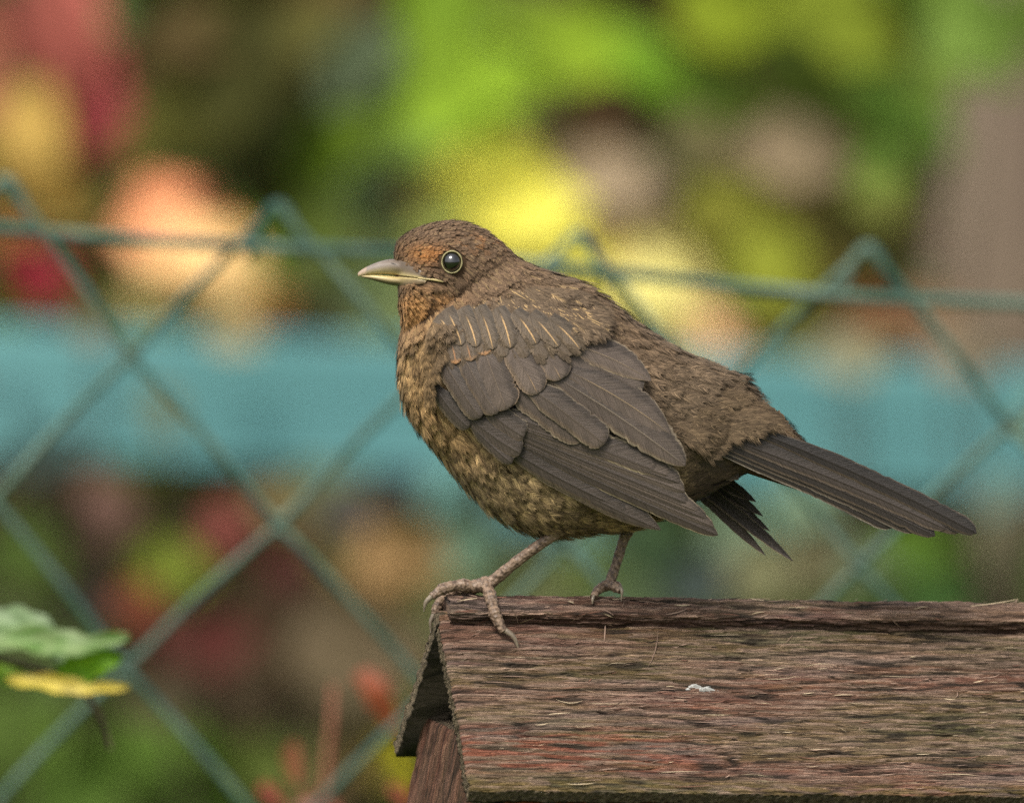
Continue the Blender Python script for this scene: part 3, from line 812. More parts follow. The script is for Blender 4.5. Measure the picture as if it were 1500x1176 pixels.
RINGS = [  # top x, y, bottom x, y, half depth
    (577, 386, 578, 405, 5), (578, 370, 582, 417, 10), (585, 352, 584, 432, 17), (606, 337, 584, 448, 31), (638, 327, 586, 458, 46),
    (672, 325, 587, 466, 52), (704, 336, 588, 473, 52), (732, 355, 588, 480, 48), (756, 376, 587, 488, 43), (784, 391, 585, 507, 63),
    (814, 403, 586, 542, 75), (844, 414, 593, 580, 87), (873, 430, 611, 620, 97), (902, 452, 645, 665, 103), (931, 474, 684, 713, 105),
    (961, 494, 731, 755, 102), (989, 511, 787, 779, 96), (1016, 524, 850, 780, 85), (1044, 537, 925, 772, 73), (1072, 551, 990, 744, 50),
    (1100, 578, 1040, 716, 36), (1130, 608, 1080, 694, 24), (1156, 636, 1122, 680, 14), (1172, 652, 1150, 672, 6)]
RK = smooth_path(np.array(RINGS, float), 4)
NS = 48
def ring_pts():
    P = []
    for (tx, ty, bx, by, d) in RK:
        cx, cy = (tx + bx) / 2, (ty + by) / 2
        ax, ay = (tx - bx) / 2, (ty - by) / 2
        row = []
        for j in range(NS):
            a = 2 * math.pi * j / NS
            c, s = math.cos(a), math.sin(a)
            c2 = math.copysign(abs(c) ** 0.92, c); s2 = math.copysign(abs(s) ** 0.88, s)
            row.append((cx + ax * c2, cy + ay * c2, d * s2))
        P.append(row)
    return np.array(P)
BP = ring_pts()                       # rings x segments x (px, py, k)
NR = len(BP)
def BW(p):
    p = np.asarray(p, float)
    return W(p[..., 0], p[..., 1], p[..., 2])
bf = grid_faces(NR, NS, wrap_v=True).tolist() + [list(range(NS))[::-1], [(NR - 1) * NS + j for j in range(NS)]]
body = mesh_obj('body', BW(BP).reshape(-1, 3), bf, M_BODY, bird)
bvh = BVHTree.FromPolygons([Vector((p[0], p[1], p[2])) for p in BP.reshape(-1, 3)], bf)
def body_depth(px, py):
    """half depth of the body under a photo pixel, 0 outside"""
    h = bvh.ray_cast(Vector((px, py, -400)), Vector((0, 0, 1)))
    return -h[0].z if h[0] is not None else 0.0

EYE = (662.0, 384.0)
eye_d = body_depth(*EYE)

# --- plumage: thousands of small loose feathers, each a shaft with barbs
def in_poly(x, y, poly):
    ins = np.zeros(x.shape, bool); n = len(poly)
    j = n - 1
    for i in range(n):
        xi, yi = poly[i]; xj, yj = poly[j]
        c = ((yi > y) != (yj > y)) & (x < (xj - xi) * (y - yi) / (yj - yi + 1e-9) + xi)
        ins ^= c; j = i
    return ins
WING_POLY = [(655, 505), (700, 478), (800, 480), (850, 490), (920, 560), (945, 640), (958, 690), (1000, 775), (940, 765), (860, 730), (760, 672), (690, 630), (650, 600), (640, 560)]

def emit_barbs(name, parent, P, f, side, up, L, c, shaftc, streak, hd, r):
    N = len(L)
    # barbs
    NB = 10
    tb = np.linspace(0.10, 0.97, NB)
    prof = np.sin(np.pi * np.clip(tb * 0.82 + 0.12, 0, 1)) ** 0.6          # vane outline
    Lw = L * (0.25 + 0.035 * r.normal(size=N))
    verts = []; cols = []; faces = []
    # each barb: root pair, middle pair, tip -> quad + tri, stored as two quads (tip doubled as tri)
    jb = r.normal(size=(N, NB, 2)) * 0.10
    tipdark = np.where(streak > 0.4, 0.6, np.where(hd > 0.5, 1.0, 0.95))
    tone = np.exp(r.normal(size=(N, NB * 2)) * 0.28)
    outer = np.where(streak > 0.4, 0.5, 0.8)
    curl = r.uniform(0.2, 0.5, N)
    VV = np.zeros((N, NB * 2 + 1, 5, 3)); CC = np.zeros((N, NB * 2 + 1, 5, 3))
    bw = np.clip(L * 0.020, 0.38, 0.75)
    n = 0
    for b in range(NB):
        for sg in (-1, 1):
            t0 = tb[b]
            wlen = prof[b] * Lw * (1 + jb[:, b, 0])
            fwd = 0.95 + 0.5 * jb[:, b, 1]
            root = P + f * (t0 * L)[:, None] - up * (0.06 * L * t0 * t0)[:, None] * 0.3
            d1 = side * (sg * wlen * 0.50)[:, None] + f * (wlen * 0.80 * fwd)[:, None]
            d2 = side * (sg * wlen * 0.85)[:, None] + f * (wlen * 1.95 * fwd)[:, None] - up * (curl * wlen * 0.35)[:, None]
            pw = f * (bw)[:, None] - side * (sg * bw * 0.6)[:, None]
            m1 = root + d1; m2 = root + d2
            VV[:, n, 0] = root - pw * 0.9; VV[:, n, 1] = root + pw * 0.9
            VV[:, n, 2] = m1 + pw; VV[:, n, 3] = m1 - pw; VV[:, n, 4] = m2
            dk = np.where(t0 > 0.55, 1 - (1 - tipdark) * (t0 - 0.55) / 0.42, 1.0)
            rootc = c * 0.45 + shaftc * 0.55
            dk = dk * tone[:, n]
            CC[:, n, 0] = CC[:, n, 1] = rootc * dk[:, None]
            CC[:, n, 2] = CC[:, n, 3] = c * dk[:, None]
            CC[:, n, 4] = c * (dk * outer)[:, None]
            n += 1
    sw = np.clip(L * 0.014, 0.3, 0.7)
    e = P + f * (L * 1.02)[:, None] - up * (0.02 * L)[:, None]
    m = P + f * (L * 0.5)[:, None]
    VV[:, n, 0] = P - side * sw[:, None] + up * 0.4; VV[:, n, 1] = P + side * sw[:, None] + up * 0.4
    VV[:, n, 2] = m + side * sw[:, None] + up * 0.4; VV[:, n, 3] = m - side * sw[:, None] + up * 0.4; VV[:, n, 4] = e + up * 0.3
    CC[:, n, :] = shaftc[:, None, :]
    nb = NB * 2 + 1
    Vt = BW(VV.reshape(-1, 3))
    # quad (0,1,2,3) + tri (3,2,4): emit as triangles
    base = (np.arange(N * nb) * 5)[:, None]
    T = np.concatenate([base + np.array([[0, 1, 2]]), base + np.array([[0, 2, 3]]), base + np.array([[3, 2, 4]])], 0)
    o = mesh_obj(name, Vt, T, M_DOWN, parent, colors=CC.reshape(-1, 3) * GAIN)
    o['kind'] = 'stuff'
    print('body feathers', N, 'tris', len(T))
    return o

def build_plumage():
    r = np.random.default_rng(33)
    # area-weighted samples on the body surface
    a = BP; cells = []
    v00 = a[:-1]; v10 = a[1:]; v01 = np.roll(a, -1, 1)[:-1]; v11 = np.roll(a, -1, 1)[1:]
    area = (np.linalg.norm(np.cross(v10 - v00, v01 - v00), axis=-1) + np.linalg.norm(np.cross(v10 - v11, v01 - v11), axis=-1)) / 2
    ctr = (v00 + v10 + v01 + v11) / 4
    dens = np.ones_like(area)
    cx = ctr[..., 0]; cy = ctr[..., 1]; ck = ctr[..., 2]
    ri = np.repeat(np.arange(NR - 1)[:, None], NS, 1) / 4.0       # ring number 0..23
    head = 1 - sstep(7.5, 10, ri)
    dens = 0.0215 + 0.045 * head + 0.05 * (1 - sstep(2, 5, ri))
    dens *= np.where(ck > 12, 0.45, 1.0)                            # side turned away from the camera
    exp = area * dens
    cnt = r.poisson(exp)
    I, J = np.nonzero(cnt); rep = cnt[I, J]
    I = np.repeat(I, rep); J = np.repeat(J, rep)
    N = len(I)
    s, t = r.random(N), r.random(N)
    A00 = v00[I, J]; A10 = v10[I, J]; A01 = v01[I, J]; A11 = v11[I, J]
    P = (A00 * ((1 - s) * (1 - t))[:, None] + A10 * (s * (1 - t))[:, None] + A01 * ((1 - s) * t)[:, None] + A11 * (s * t)[:, None])
    du = (A10 - A00) + (A11 - A01); dv = (A01 - A00) + (A11 - A10)
    du /= np.linalg.norm(du, axis=1)[:, None]
    nrm = np.cross(du, dv); nrm /= np.linalg.norm(nrm, axis=1)[:, None]
    out = P - np.stack([(RK[I, 0] + RK[I, 2]) / 2, (RK[I, 1] + RK[I, 3]) / 2, np.zeros(N)], -1)
    nrm *= np.sign(np.sum(nrm * out, 1))[:, None]
    rn = I / 4.0
    x, y, k = P[:, 0], P[:, 1], P[:, 2]
    hd = 1 - sstep(7.5, 10, rn)
    face = 1 - sstep(2.0, 5.5, rn)
    rump = sstep(15, 20, rn)
    # upper / lower position round the ring: +1 back, -1 belly
    lat = np.cos(2 * np.pi * (J + t) / NS)
    L = 35 * (1 - hd) + 16 * hd
    L = L * (1 - 0.45 * face) + 3 * rump * np.clip(lat, -0.3, 1) + 16 * rump * sstep(0.75, 0.95, lat) * r.random(N)
    L *= r.uniform(0.8, 1.2, N)
    # flow: along the rings, dipping towards the tail on the underside
    f = du.copy()
    f += r.normal(size=(N, 3)) * (0.08 + 0.02 * (1 - hd))[:, None]
    f -= nrm * np.sum(f * nrm, 1)[:, None]
    f /= np.linalg.norm(f, axis=1)[:, None]
    tilt = np.radians(r.uniform(4, 13, N))
    f = f * np.cos(tilt)[:, None] + nrm * np.sin(tilt)[:, None]
    side = np.cross(nrm, f); side /= np.linalg.norm(side, axis=1)[:, None]
    up = np.cross(f, side)
    keep = np.ones(N, bool)
    # keep clear of the eye, the beak and the folded wing
    for q in (0.0, 0.35, 0.7, 1.0):
        X = x + f[:, 0] * L * q; Y = y + f[:, 1] * L * q
        keep &= (X - EYE[0]) ** 2 + (Y - EYE[1]) ** 2 > 19.5 ** 2
        keep &= ~((X < 620) & (Y > 380 + (X - 575) * 0.60) & (Y < 417.5 - (X - 575) * 0.10))
        keep &= ~((X < 652) & (abs(Y - (404 + (X - 590) * 0.14)) < 2.4))
    keep &= ~(in_poly(x, y, WING_POLY) & (abs(k) > 30))
    keep &= ~(in_poly(x + f[:, 0] * L * 0.8, y + f[:, 1] * L * 0.8, [(1052, 650), (1105, 622), (1160, 640), (1220, 690), (1120, 705), (1070, 680)]) & (k < 8))
    x, y, k, rn, lat, L, hd, face, rump = [q[keep] for q in (x, y, k, rn, lat, L, hd, face, rump)]
    P, f, side, up, nrm = [q[keep] for q in (P, f, side, up, nrm)]
    N = len(x)
    # pigment per feather
    crown = lin((99, 79, 60)); back = lin((104, 85, 65)); rumpc = lin((97, 81, 63)); throat = lin((168, 124, 78)); breast = lin((160, 128, 86)); belly = lin((148, 125, 90)); cheek = lin((106, 84, 63)); lore = lin((146, 98, 54)); vent = lin((82, 68, 54))
    c = np.repeat(back[None], N, 0)
    c = mixc(c, rumpc, sstep(13, 17, rn))
    under = sstep(0.0, 0.45, -lat)
    c = mixc(c, breast, under * (1 - sstep(12, 14.5, rn)))
    c = mixc(c, belly, under * sstep(12, 14.5, rn) * (1 - sstep(17.5, 19, rn)))
    c = mixc(c, vent, sstep(-0.35, 0.1, -lat) * sstep(17.5, 19, rn))
    hc = np.repeat(crown[None], N, 0)
    hc = mixc(hc, cheek, sstep(-0.1, 0.35, -lat))
    def blob(px, py, rx, ry): return np.exp(-(((x - px) / rx) ** 2 + ((y - py) / ry) ** 2))
    hc = mixc(hc, lore, np.clip(1.1 * blob(618, 374, 26, 13) + 0.5 * blob(690, 352, 30, 12) * (r.random(N) < 0.35), 0, 1))
    hc = mixc(hc, lin((70, 52, 38)), np.clip(0.9 * blob(636, 388, 16, 10), 0, 1))
    hc = mixc(hc, throat, np.clip(1.2 * blob(600, 448, 26, 24) + 0.7 * blob(645, 432, 26, 10), 0, 1))
    hc = mixc(hc, lin((80, 62, 46)), np.clip(0.9 * blob(622, 440, 5, 22) + 0.6 * blob(590, 425, 12, 6), 0, 1))
    c = mixc(c, hc, hd)
    streak = np.clip(under * (1 - sstep(16, 18.5, rn)) * (1 - hd), 0, 1)       # mottled underparts
    backs = (1 - under) * (1 - hd) * (1 - sstep(11, 14, rn))
    c = c * 1.12 * r.uniform(0.82, 1.2, N)[:, None]
    mott = perlin(x / 13.0 + 3, (y + k * 0.6) / 19.0 + 8) + 0.25 * r.normal(size=N)
    isdark = (mott > 0.22) & (streak > 0.4)
    c[isdark] *= 0.56
    c[(mott < -0.2) & (streak > 0.4)] *= 1.18
    shaftc = c * 1.15
    shaftc = mixc(shaftc, lin((206, 176, 122)), np.clip(0.75 * streak * (r.random(N) < 0.7) + 0.8 * backs * (r.random(N) < 0.22) + 0.3 * hd * (r.random(N) < 0.25), 0, 1))
    emit_barbs('body_feathers', bird, P, f, side, up, L, c, shaftc, streak, hd, r)
build_plumage()

# --- big feathers of wing and tail
def vane(name, parent, base, tip, wu, wd, depth, layer, bend=0.0, root_w=0.45, tipr=0.22, tippow=0.5, color=(84, 72, 62), rim=None, rimw=0.05, rimamt=0.62, shaftw=0.03, shamt=0.85, shaft=None, shaft_from=0.0,
         tipcol=None, camber=3.0, seed=0, fuzz=0.02, nl=46, dark_in=0.85):
    """one feather: base/tip in photo pixels, wu/wd half widths above/below the shaft, depth(px,py)->k"""
    r = np.random.default_rng(int(abs(base[0] * 7 + tip[1] * 3 + seed * 101)) + 1)
    b = np.array(base, float); e = np.array(tip, float)
    d = e - b; ln = np.linalg.norm(d); d /= ln
    nn = np.array([d[1], -d[0]])            # points to the upper side
    if nn[1] > 0: nn = -nn
    mid = (b + e) / 2 + nn * bend
    t = np.linspace(0, 1, nl)
    s = np.array([-1, -0.96, -0.90, -0.82, -0.65, -0.45, -0.25, -0.1, -0.035, 0, 0.035, 0.1, 0.25, 0.45, 0.65, 0.82, 0.90, 0.96, 1.0])
    cl = ((1 - t) ** 2)[:, None] * b + (2 * t * (1 - t))[:, None] * mid + (t ** 2)[:, None] * e
    tg = np.gradient(cl, axis=0); tg /= np.linalg.norm(tg, axis=1)[:, None]
    pn = np.stack([tg[:, 1], -tg[:, 0]], -1)
    if pn[nl // 2] @ nn < 0: pn = -pn
    prof = root_w + (1 - root_w) * sstep(0, 0.3, t)
    q = np.clip((t - (1 - tipr)) / tipr, 0, 1)
    prof = prof * np.power(np.clip(1 - q ** 2, 0.0, 1), tippow)
    prof = np.maximum(prof, 0.02)
    ju = 1 + 0.03 * np.array([perlin(ti * 7 + seed, 0.3 + seed) for ti in t]) + fuzz * r.normal(size=nl) * (t > 0.2)
    jd = 1 + 0.03 * np.array([perlin(ti * 7 + seed, 5.3 + seed) for ti in t]) + fuzz * r.normal(size=nl) * (t > 0.2)
    for arr in (ju, jd):
        for q_ in r.integers(int(nl * 0.35), nl - 5, 3):
            arr[q_] -= r.uniform(0.03, 0.12)
    PX = np.zeros((nl, len(s), 3)); C = np.zeros((nl, len(s), 3)); UV = np.zeros((nl, len(s), 2))
    bc = lin(color)
    for j, sj in enumerate(s):
        w = (wu if sj > 0 else wd)
        off = sj * w * prof * (ju if sj > 0 else jd)
        xy = cl + pn * off[:, None]
        # barbs lean to the tip: shift outer points forward
        xy = xy + tg * (np.abs(off) * 0.18)[:, None] * (1 - q)[:, None]
        PX[:, j, :2] = xy
        cam_ = camber * (1 - sj * sj) - (0.6 if abs(sj) < 0.04 else 0) * -1
        zz = np.array([depth(p[0], p[1]) for p in xy])
        PX[:, j, 2] = zz - layer - cam_ * np.minimum(1, prof * 1.2) - 0.5 * r.normal() * 0.3
        cc = np.repeat(bc[None], nl, 0)
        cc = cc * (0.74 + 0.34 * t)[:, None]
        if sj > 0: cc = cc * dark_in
        if rim is not None and abs(sj) >= 1 - rimw:
            amt = ((rimamt if sj < 0 else 0.4) * np.clip(0.75 + 0.6 * np.array([perlin(ti * 9 + seed * 3.1, sj * 2 + 0.4) for ti in t]), 0.15, 1))[:, None]
            cc = cc * (1 - amt) + lin(rim) * amt
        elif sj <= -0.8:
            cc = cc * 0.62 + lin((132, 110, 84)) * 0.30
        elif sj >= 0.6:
            cc = cc * 0.62  # overlapped upper edge: shade between feathers put into the colour
        if shaft is not None and abs(sj) <= shaftw:
            m_ = (shamt * sstep(shaft_from - 0.15, shaft_from + 0.15, t) * (1 - 0.5 * sstep(0.88, 1.0, t)))[:, None]
            cc = cc * (1 - m_) + lin(shaft) * m_
        elif abs(sj) < 0.05:
            cc = cc * 0.9
        if tipcol is not None:
            m_ = (0.9 * sstep(0.84, 0.95, t + 0.04 * abs(sj)) * (1 - 0.5 * abs(sj)))[:, None]
            cc = cc * (1 - m_) + lin(tipcol) * m_
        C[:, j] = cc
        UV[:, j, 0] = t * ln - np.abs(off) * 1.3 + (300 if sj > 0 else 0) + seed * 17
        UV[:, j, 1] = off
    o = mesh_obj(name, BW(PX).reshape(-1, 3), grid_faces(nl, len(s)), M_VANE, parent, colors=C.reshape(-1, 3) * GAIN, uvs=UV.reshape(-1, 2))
    return o

AX = np.array([0.84, 0.5426]); BX = np.array([-0.5426, 0.84])
def wing_D(px, py):
    d = np.array([px - 800, py - 598]); u = d @ AX; v = d @ BX
    D = 109 * (1 - (0.36 * (u / 300) ** 2 if u > 0 else 0.62 * (u / 170) ** 2) - 0.42 * (v / 170) ** 2)
    bd = body_depth(px, py)
    return max(D, bd + 6.0, 14.0)
def near_depth(px, py): return -wing_D(px, py)
def far_depth(px, py): return wing_D(px, py)

GB = (90, 78, 69)       # grey brown of the flight feathers
RIMC = (150, 134, 108)
PALE = (196, 160, 116)
def build_wing(sgn):
    near = sgn < 0
    dep = near_depth if near else far_depth
    # pad under the coverts
    n = 26; V = []; ctr = np.array([800, 585]); outline = smooth_path(np.array([(660, 510), (740, 478), (850, 500), (930, 560), (975, 640), (985, 710), (900, 700), (800, 660), (700, 605), (652, 560), (660, 510)], float), 5)
    mrows = 7
    for i in range(mrows):
        for p in outline[:-1]:
            q = ctr + (p - ctr) * (1 - i / (mrows - 0.5)) * 0.97
            V.append((q[0], q[1], dep(*q) + (3 if near else -3)))
    no = len(outline) - 1
    wf = grid_faces(mrows, no, wrap_v=True).tolist() + [[(mrows - 1) * no + j for j in range(no)]]
    wing = mesh_obj('wing', BW(np.array(V)), wf, M_PAD, bird)
    L = [0.0]; soft = []
    def fe(base, tip, wu, wd, **kw):
        small = kw.get('fuzz', 0) > 0.05
        L[0] += 0.32 if small else 0.8
        if small: soft.append((np.array(base, float), np.array(tip, float), wu + wd, L[0], kw['color']))
        vane(kw.pop('name', 'flight_feather'), wing, base, tip, wu, wd, dep, L[0] if near else -L[0], camber=kw.pop('camber', 2.2) * (1 if near else -1), seed=len(wing.children), **kw)
    g = lambda k: tuple(np.array(GB) * k)
    if near:
        # under layers that close the gaps between the rows
        for (b_, t_) in (((700, 540), (800, 640)), ((740, 530), (860, 640)), ((770, 510), (900, 600)), ((800, 500), (930, 590)), ((690, 560), (770, 640)), ((830, 560), (990, 680))):
            fe(b_, t_, 34, 34, color=g(0.9), rim=(110, 98, 82), name='covert_feather', camber=0.5)
        # primaries, lowest first
        fe((742, 660), (968, 776), 26, 13, bend=-10, color=g(0.92), rim=RIMC, tippow=0.8, tipr=0.35)
        fe((745, 655), (935, 762), 22, 12, bend=-9, color=g(0.88), rim=RIMC, tippow=0.8, tipr=0.35)
        fe((730, 648), (905, 742), 20, 14, bend=-8, color=g(0.85), rim=RIMC, tippow=0.7, tipr=0.35)
        fe((770, 655), (1052, 784), 16, 10, bend=-4, color=g(0.86), rim=(172, 154, 124), rimamt=0.95, rimw=0.11, tippow=0.6, tipr=0.16)
        fe((768, 650), (1046, 772), 17, 8, bend=-3, color=g(1.06), rim=(172, 154, 124), rimamt=0.95, rimw=0.11, tippow=0.6, tipr=0.16)
        fe((767, 645), (1036, 760), 17, 8, bend=-2, color=g(0.92), rim=(172, 154, 124), rimamt=0.95, rimw=0.11, tippow=0.6, tipr=0.16)
        fe((766, 641), (1024, 750), 17, 8, bend=-2, color=g(1.1), rim=(172, 154, 124), rimamt=0.95, rimw=0.11, tippow=0.6, tipr=0.14)
        fe((765, 637), (1009, 738), 18, 8, bend=-1, color=g(0.9), rim=(172, 154, 124), rimamt=0.95, rimw=0.11, tippow=0.5, tipr=0.12)
        fe((764, 633), (1003, 720), 19, 9, bend=0, color=g(1.08), rim=(172, 154, 124), rimamt=0.95, rimw=0.11, tippow=0.5, tipr=0.12)
        fe((762, 629), (997, 708), 20, 9, bend=1, color=g(0.92), rim=(172, 154, 124), rimamt=0.95, rimw=0.11, tippow=0.5, tipr=0.12)
        fe((760, 624), (983, 698), 21, 10, bend=1, color=g(1.06), rim=(172, 154, 124), rimamt=0.95, rimw=0.11, tippow=0.5, tipr=0.12)
        fe((745, 608), (962, 690), 26, 13, bend=2, color=g(0.96), rim=(172, 154, 124), rimamt=0.95, rimw=0.11, tippow=0.5, tipr=0.12)
        # primary coverts and thumb feathers
        fe((690, 622), (750, 679), 14, 9, bend=-4, color=g(0.85), rim=RIMC, name='covert_feather')
        fe((688, 612), (763, 664), 22, 14, bend=-5, color=g(0.9), rim=RIMC, name='covert_feather')
        fe((712, 600), (768, 640), 22, 14, bend=-3, color=g(0.94), rim=RIMC, name='covert_feather')
        fe((636, 565), (687, 627), 16, 12, bend=-7, color=g(0.82), rim=(130, 118, 100), name='covert_feather')
        # inner secondaries, mostly hidden under the tertials
        fe((735, 550), (858, 642), 30, 26, bend=2, color=g(0.95), rim=RIMC)
        fe((775, 515), (960, 632), 34, 30, bend=2, color=g(0.95), rim=RIMC)
        fe((800, 500), (940, 575), 30, 26, bend=4, color=g(1.0), rim=RIMC)
        # tertials
        fe((815, 553), (1004, 682), 36, 24, bend=9, color=g(1.0), rim=RIMC, shaft=(134, 120, 100), shaft_from=0.1, tipr=0.42, tippow=0.62, rimw=0.11)
        fe((836, 545), (982, 636), 30, 24, bend=10, color=g(1.08), rim=RIMC, shaft=(176, 150, 116), shaft_from=0.1, tipr=0.5, tippow=0.8, rimw=0.05)
        fe((830, 502), (954, 558), 26, 20, bend=12, color=g(1.12), rim=(170, 150, 118), shaft=(150, 130, 106), shaft_from=0.1, tipr=0.55, tippow=0.85)
        # greater coverts
        fe((768, 562), (886, 650), 24, 20, bend=4, color=g(1.02), rim=RIMC, name='covert_feather', tipr=0.15, shaft=(110, 96, 82))
        fe((646, 520), (704, 612), 17, 16, bend=-5, color=g(0.92), rim=(140, 124, 100), name='covert_feather', tipr=0.18, shaft=(118, 102, 86))
        fe((676, 515), (728, 606), 19, 17, bend=-4, color=g(0.98), rim=(150, 128, 98), name='covert_feather', tipr=0.18, shaft=(118, 102, 86))
        fe((708, 506), (743, 600), 27, 24, bend=-3, color=g(1.08), rim=(156, 126, 92), name='covert_feather', tipr=0.25, shaft=(124, 106, 88), shaft_from=0.0)
        fe((790, 500), (822, 556), 24, 20, bend=2, color=g(1.12), rim=(146, 122, 94), name='covert_feather', tipr=0.32, shaft=PALE, shaft_from=0.75)
        fe((742, 498), (788, 577), 25, 21, bend=3, color=g(1.16), rim=(150, 124, 94), name='covert_feather', tipr=0.32, shaft=PALE, shaft_from=0.72)
        # median coverts with orange tips
        for (bx_, by_, tx_, ty_) in ((640, 492, 652, 530), (655, 485, 668, 533), (674, 478, 690, 529), (694, 478, 712, 520), (716, 478, 741, 522), (744, 478, 771, 524), (768, 480, 800, 526), (796, 484, 838, 520)):
            fe((bx_, by_), (tx_, ty_), 15, 14, bend=3, color=(97, 83, 68), rim=(100, 86, 70), name='covert_feather', tipr=0.36, tippow=0.6, fuzz=0.07, root_w=0.8, camber=1.2, shaft=(196, 140, 94), shaft_from=(0.62, 0.75, 0.55)[tx_ % 3] if tx_ < 730 else 0.97, shaftw=0.04, shamt=0.55 if tx_ < 730 else 0.2, tipcol=((172, 126, 84) if tx_ in (668, 712) else (138, 108, 78)) if tx_ < 730 else None)
        # lesser coverts with long pale shaft streaks
        for (bx_, by_, tx_, ty_) in ((640, 462, 664, 500), (652, 452, 676, 506), (676, 450, 698, 508), (700, 448, 722, 512), (728, 450, 748, 510), (752, 456, 786, 504), (776, 460, 818, 508), (804, 466, 850, 512)):
            fe((bx_, by_), (tx_, ty_), 15, 13, bend=5, color=(98, 84, 68), rim=(101, 87, 70), name='covert_feather', tipr=0.36, tippow=0.6, fuzz=0.07, root_w=0.8, camber=1.2, shaft=(204, 166, 116), shaft_from=(0.28, 0.5, 0.34, 0.42)[tx_ % 4], shaftw=0.04, shamt=(1.0, 0.75, 0.9)[by_ % 3])
        # soft small feathers of shoulder and mantle lying over the roots of the coverts
        r = np.random.default_rng(77)
        poly = [(618, 500), (640, 462), (704, 442), (775, 418), (840, 424), (872, 446), (866, 474), (842, 482), (805, 466), (740, 447), (692, 450), (652, 468), (634, 520), (626, 570)]
        X = r.uniform(610, 925, 9000); Y = r.uniform(400, 575, 9000)
        ok = in_poly(X, Y, poly); X = X[ok][:1500]; Y = Y[ok][:1500]; n_ = len(X)
        K = np.array([dep(a_, b_) for a_, b_ in zip(X, Y)])
        gx = np.array([dep(a_ + 2, b_) for a_, b_ in zip(X, Y)]) - K; gy = np.array([dep(a_, b_ + 2) for a_, b_ in zip(X, Y)]) - K
        nr_ = np.stack([gx / 2, gy / 2, -np.ones(n_)], -1); nr_ /= np.linalg.norm(nr_, axis=1)[:, None]
        ang = np.radians(np.interp(X, [620, 700, 800, 900], [74, 60, 46, 36]) + r.normal(size=n_) * 7)
        f = np.stack([np.cos(ang), np.sin(ang), np.zeros(n_)], -1)
        f -= nr_ * np.sum(f * nr_, 1)[:, None]; f /= np.linalg.norm(f, axis=1)[:, None]
        f = f + nr_ * r.uniform(0.04, 0.14, n_)[:, None]; f /= np.linalg.norm(f, axis=1)[:, None]
        side = np.cross(nr_, f); side /= np.linalg.norm(side, axis=1)[:, None]; up = np.cross(f, side)
        Pq = np.stack([X, Y, K - 3.0 - L[0] * 0.8 * sstep(440, 470, Y)], -1)
        c = np.repeat(lin((97, 81, 63))[None], n_, 0) * r.uniform(0.82, 1.2, n_)[:, None]
        br = sstep(40, 0, X - 615)
        c = mixc(c, lin((140, 112, 74)), np.clip(br, 0, 1) * 0.8)
        sh = mixc(c * 1.1, lin((204, 170, 118)), 0.8 * (r.random(n_) < 0.16))
        fz = emit_barbs('shoulder_feathers', wing, Pq, f, side, up, r.uniform(24, 36, n_), c, sh, br * 0.9, np.zeros(n_), r)
        fz['kind'] = 'stuff'
        # loose barbs that soften the tips of the small coverts
        Q = []; FD = []; CL = []; LN = []
        for (b_, t_, w_, ly, c_) in soft:
            d_ = t_ - b_; d_ /= np.linalg.norm(d_); n_2 = np.array([d_[1], -d_[0]])
            for q in range(10):
                sd_ = r.uniform(0.12, 0.44) * (1 if q % 2 else -1)
                p_ = t_ - d_ * r.uniform(12, 22) + n_2 * sd_ * w_
                Q.append((p_[0], p_[1], dep(p_[0], p_[1]) - ly - 1.5)); FD.append((*(d_ + r.normal(size=2) * 0.10), 0)); CL.append(lin(c_) * r.uniform(0.85, 1.15)); LN.append(r.uniform(13, 20))
        Q = np.array(Q); FD = np.array(FD); CL = np.array(CL); LN = np.array(LN); m_ = len(Q)
        FD /= np.linalg.norm(FD, axis=1)[:, None]; FD[:, 2] = -0.03; NRM = np.tile(np.array([[0, 0, -1.0]]), (m_, 1))
        SD = np.cross(NRM, FD); SD /= np.linalg.norm(SD, axis=1)[:, None]
        fr = emit_barbs('covert_fringe', wing, Q, FD, SD, np.cross(FD, SD), LN, CL, CL * 1.05, np.zeros(m_), np.zeros(m_), r)
        fr['kind'] = 'stuff'
    else:
        for (t_, w_, k_) in (((1162, 822), 9, 0.62), ((1150, 812), 9, 0.58), ((1138, 800), 9, 0.6), ((1122, 814), 8, 0.85), ((1128, 778), 9, 0.56), ((1118, 756), 10, 0.58), ((1108, 735), 11, 0.6)):
            fe((930, 640), t_, w_, w_, bend=6, color=g(k_), rim=(150, 136, 108), rimamt=0.8, tippow=0.9, tipr=0.3)
        for (b_, t_) in (((740, 640), (960, 740)), ((760, 620), (985, 700)), ((760, 590), (990, 660)), ((790, 540), (960, 600)), ((700, 560), (830, 640)), ((690, 530), (780, 610)), ((720, 500), (820, 570)), ((760, 490), (860, 540))):
            fe(b_, t_, 26, 24, color=g(1.0), rim=RIMC)
build_wing(-1)
build_wing(1)

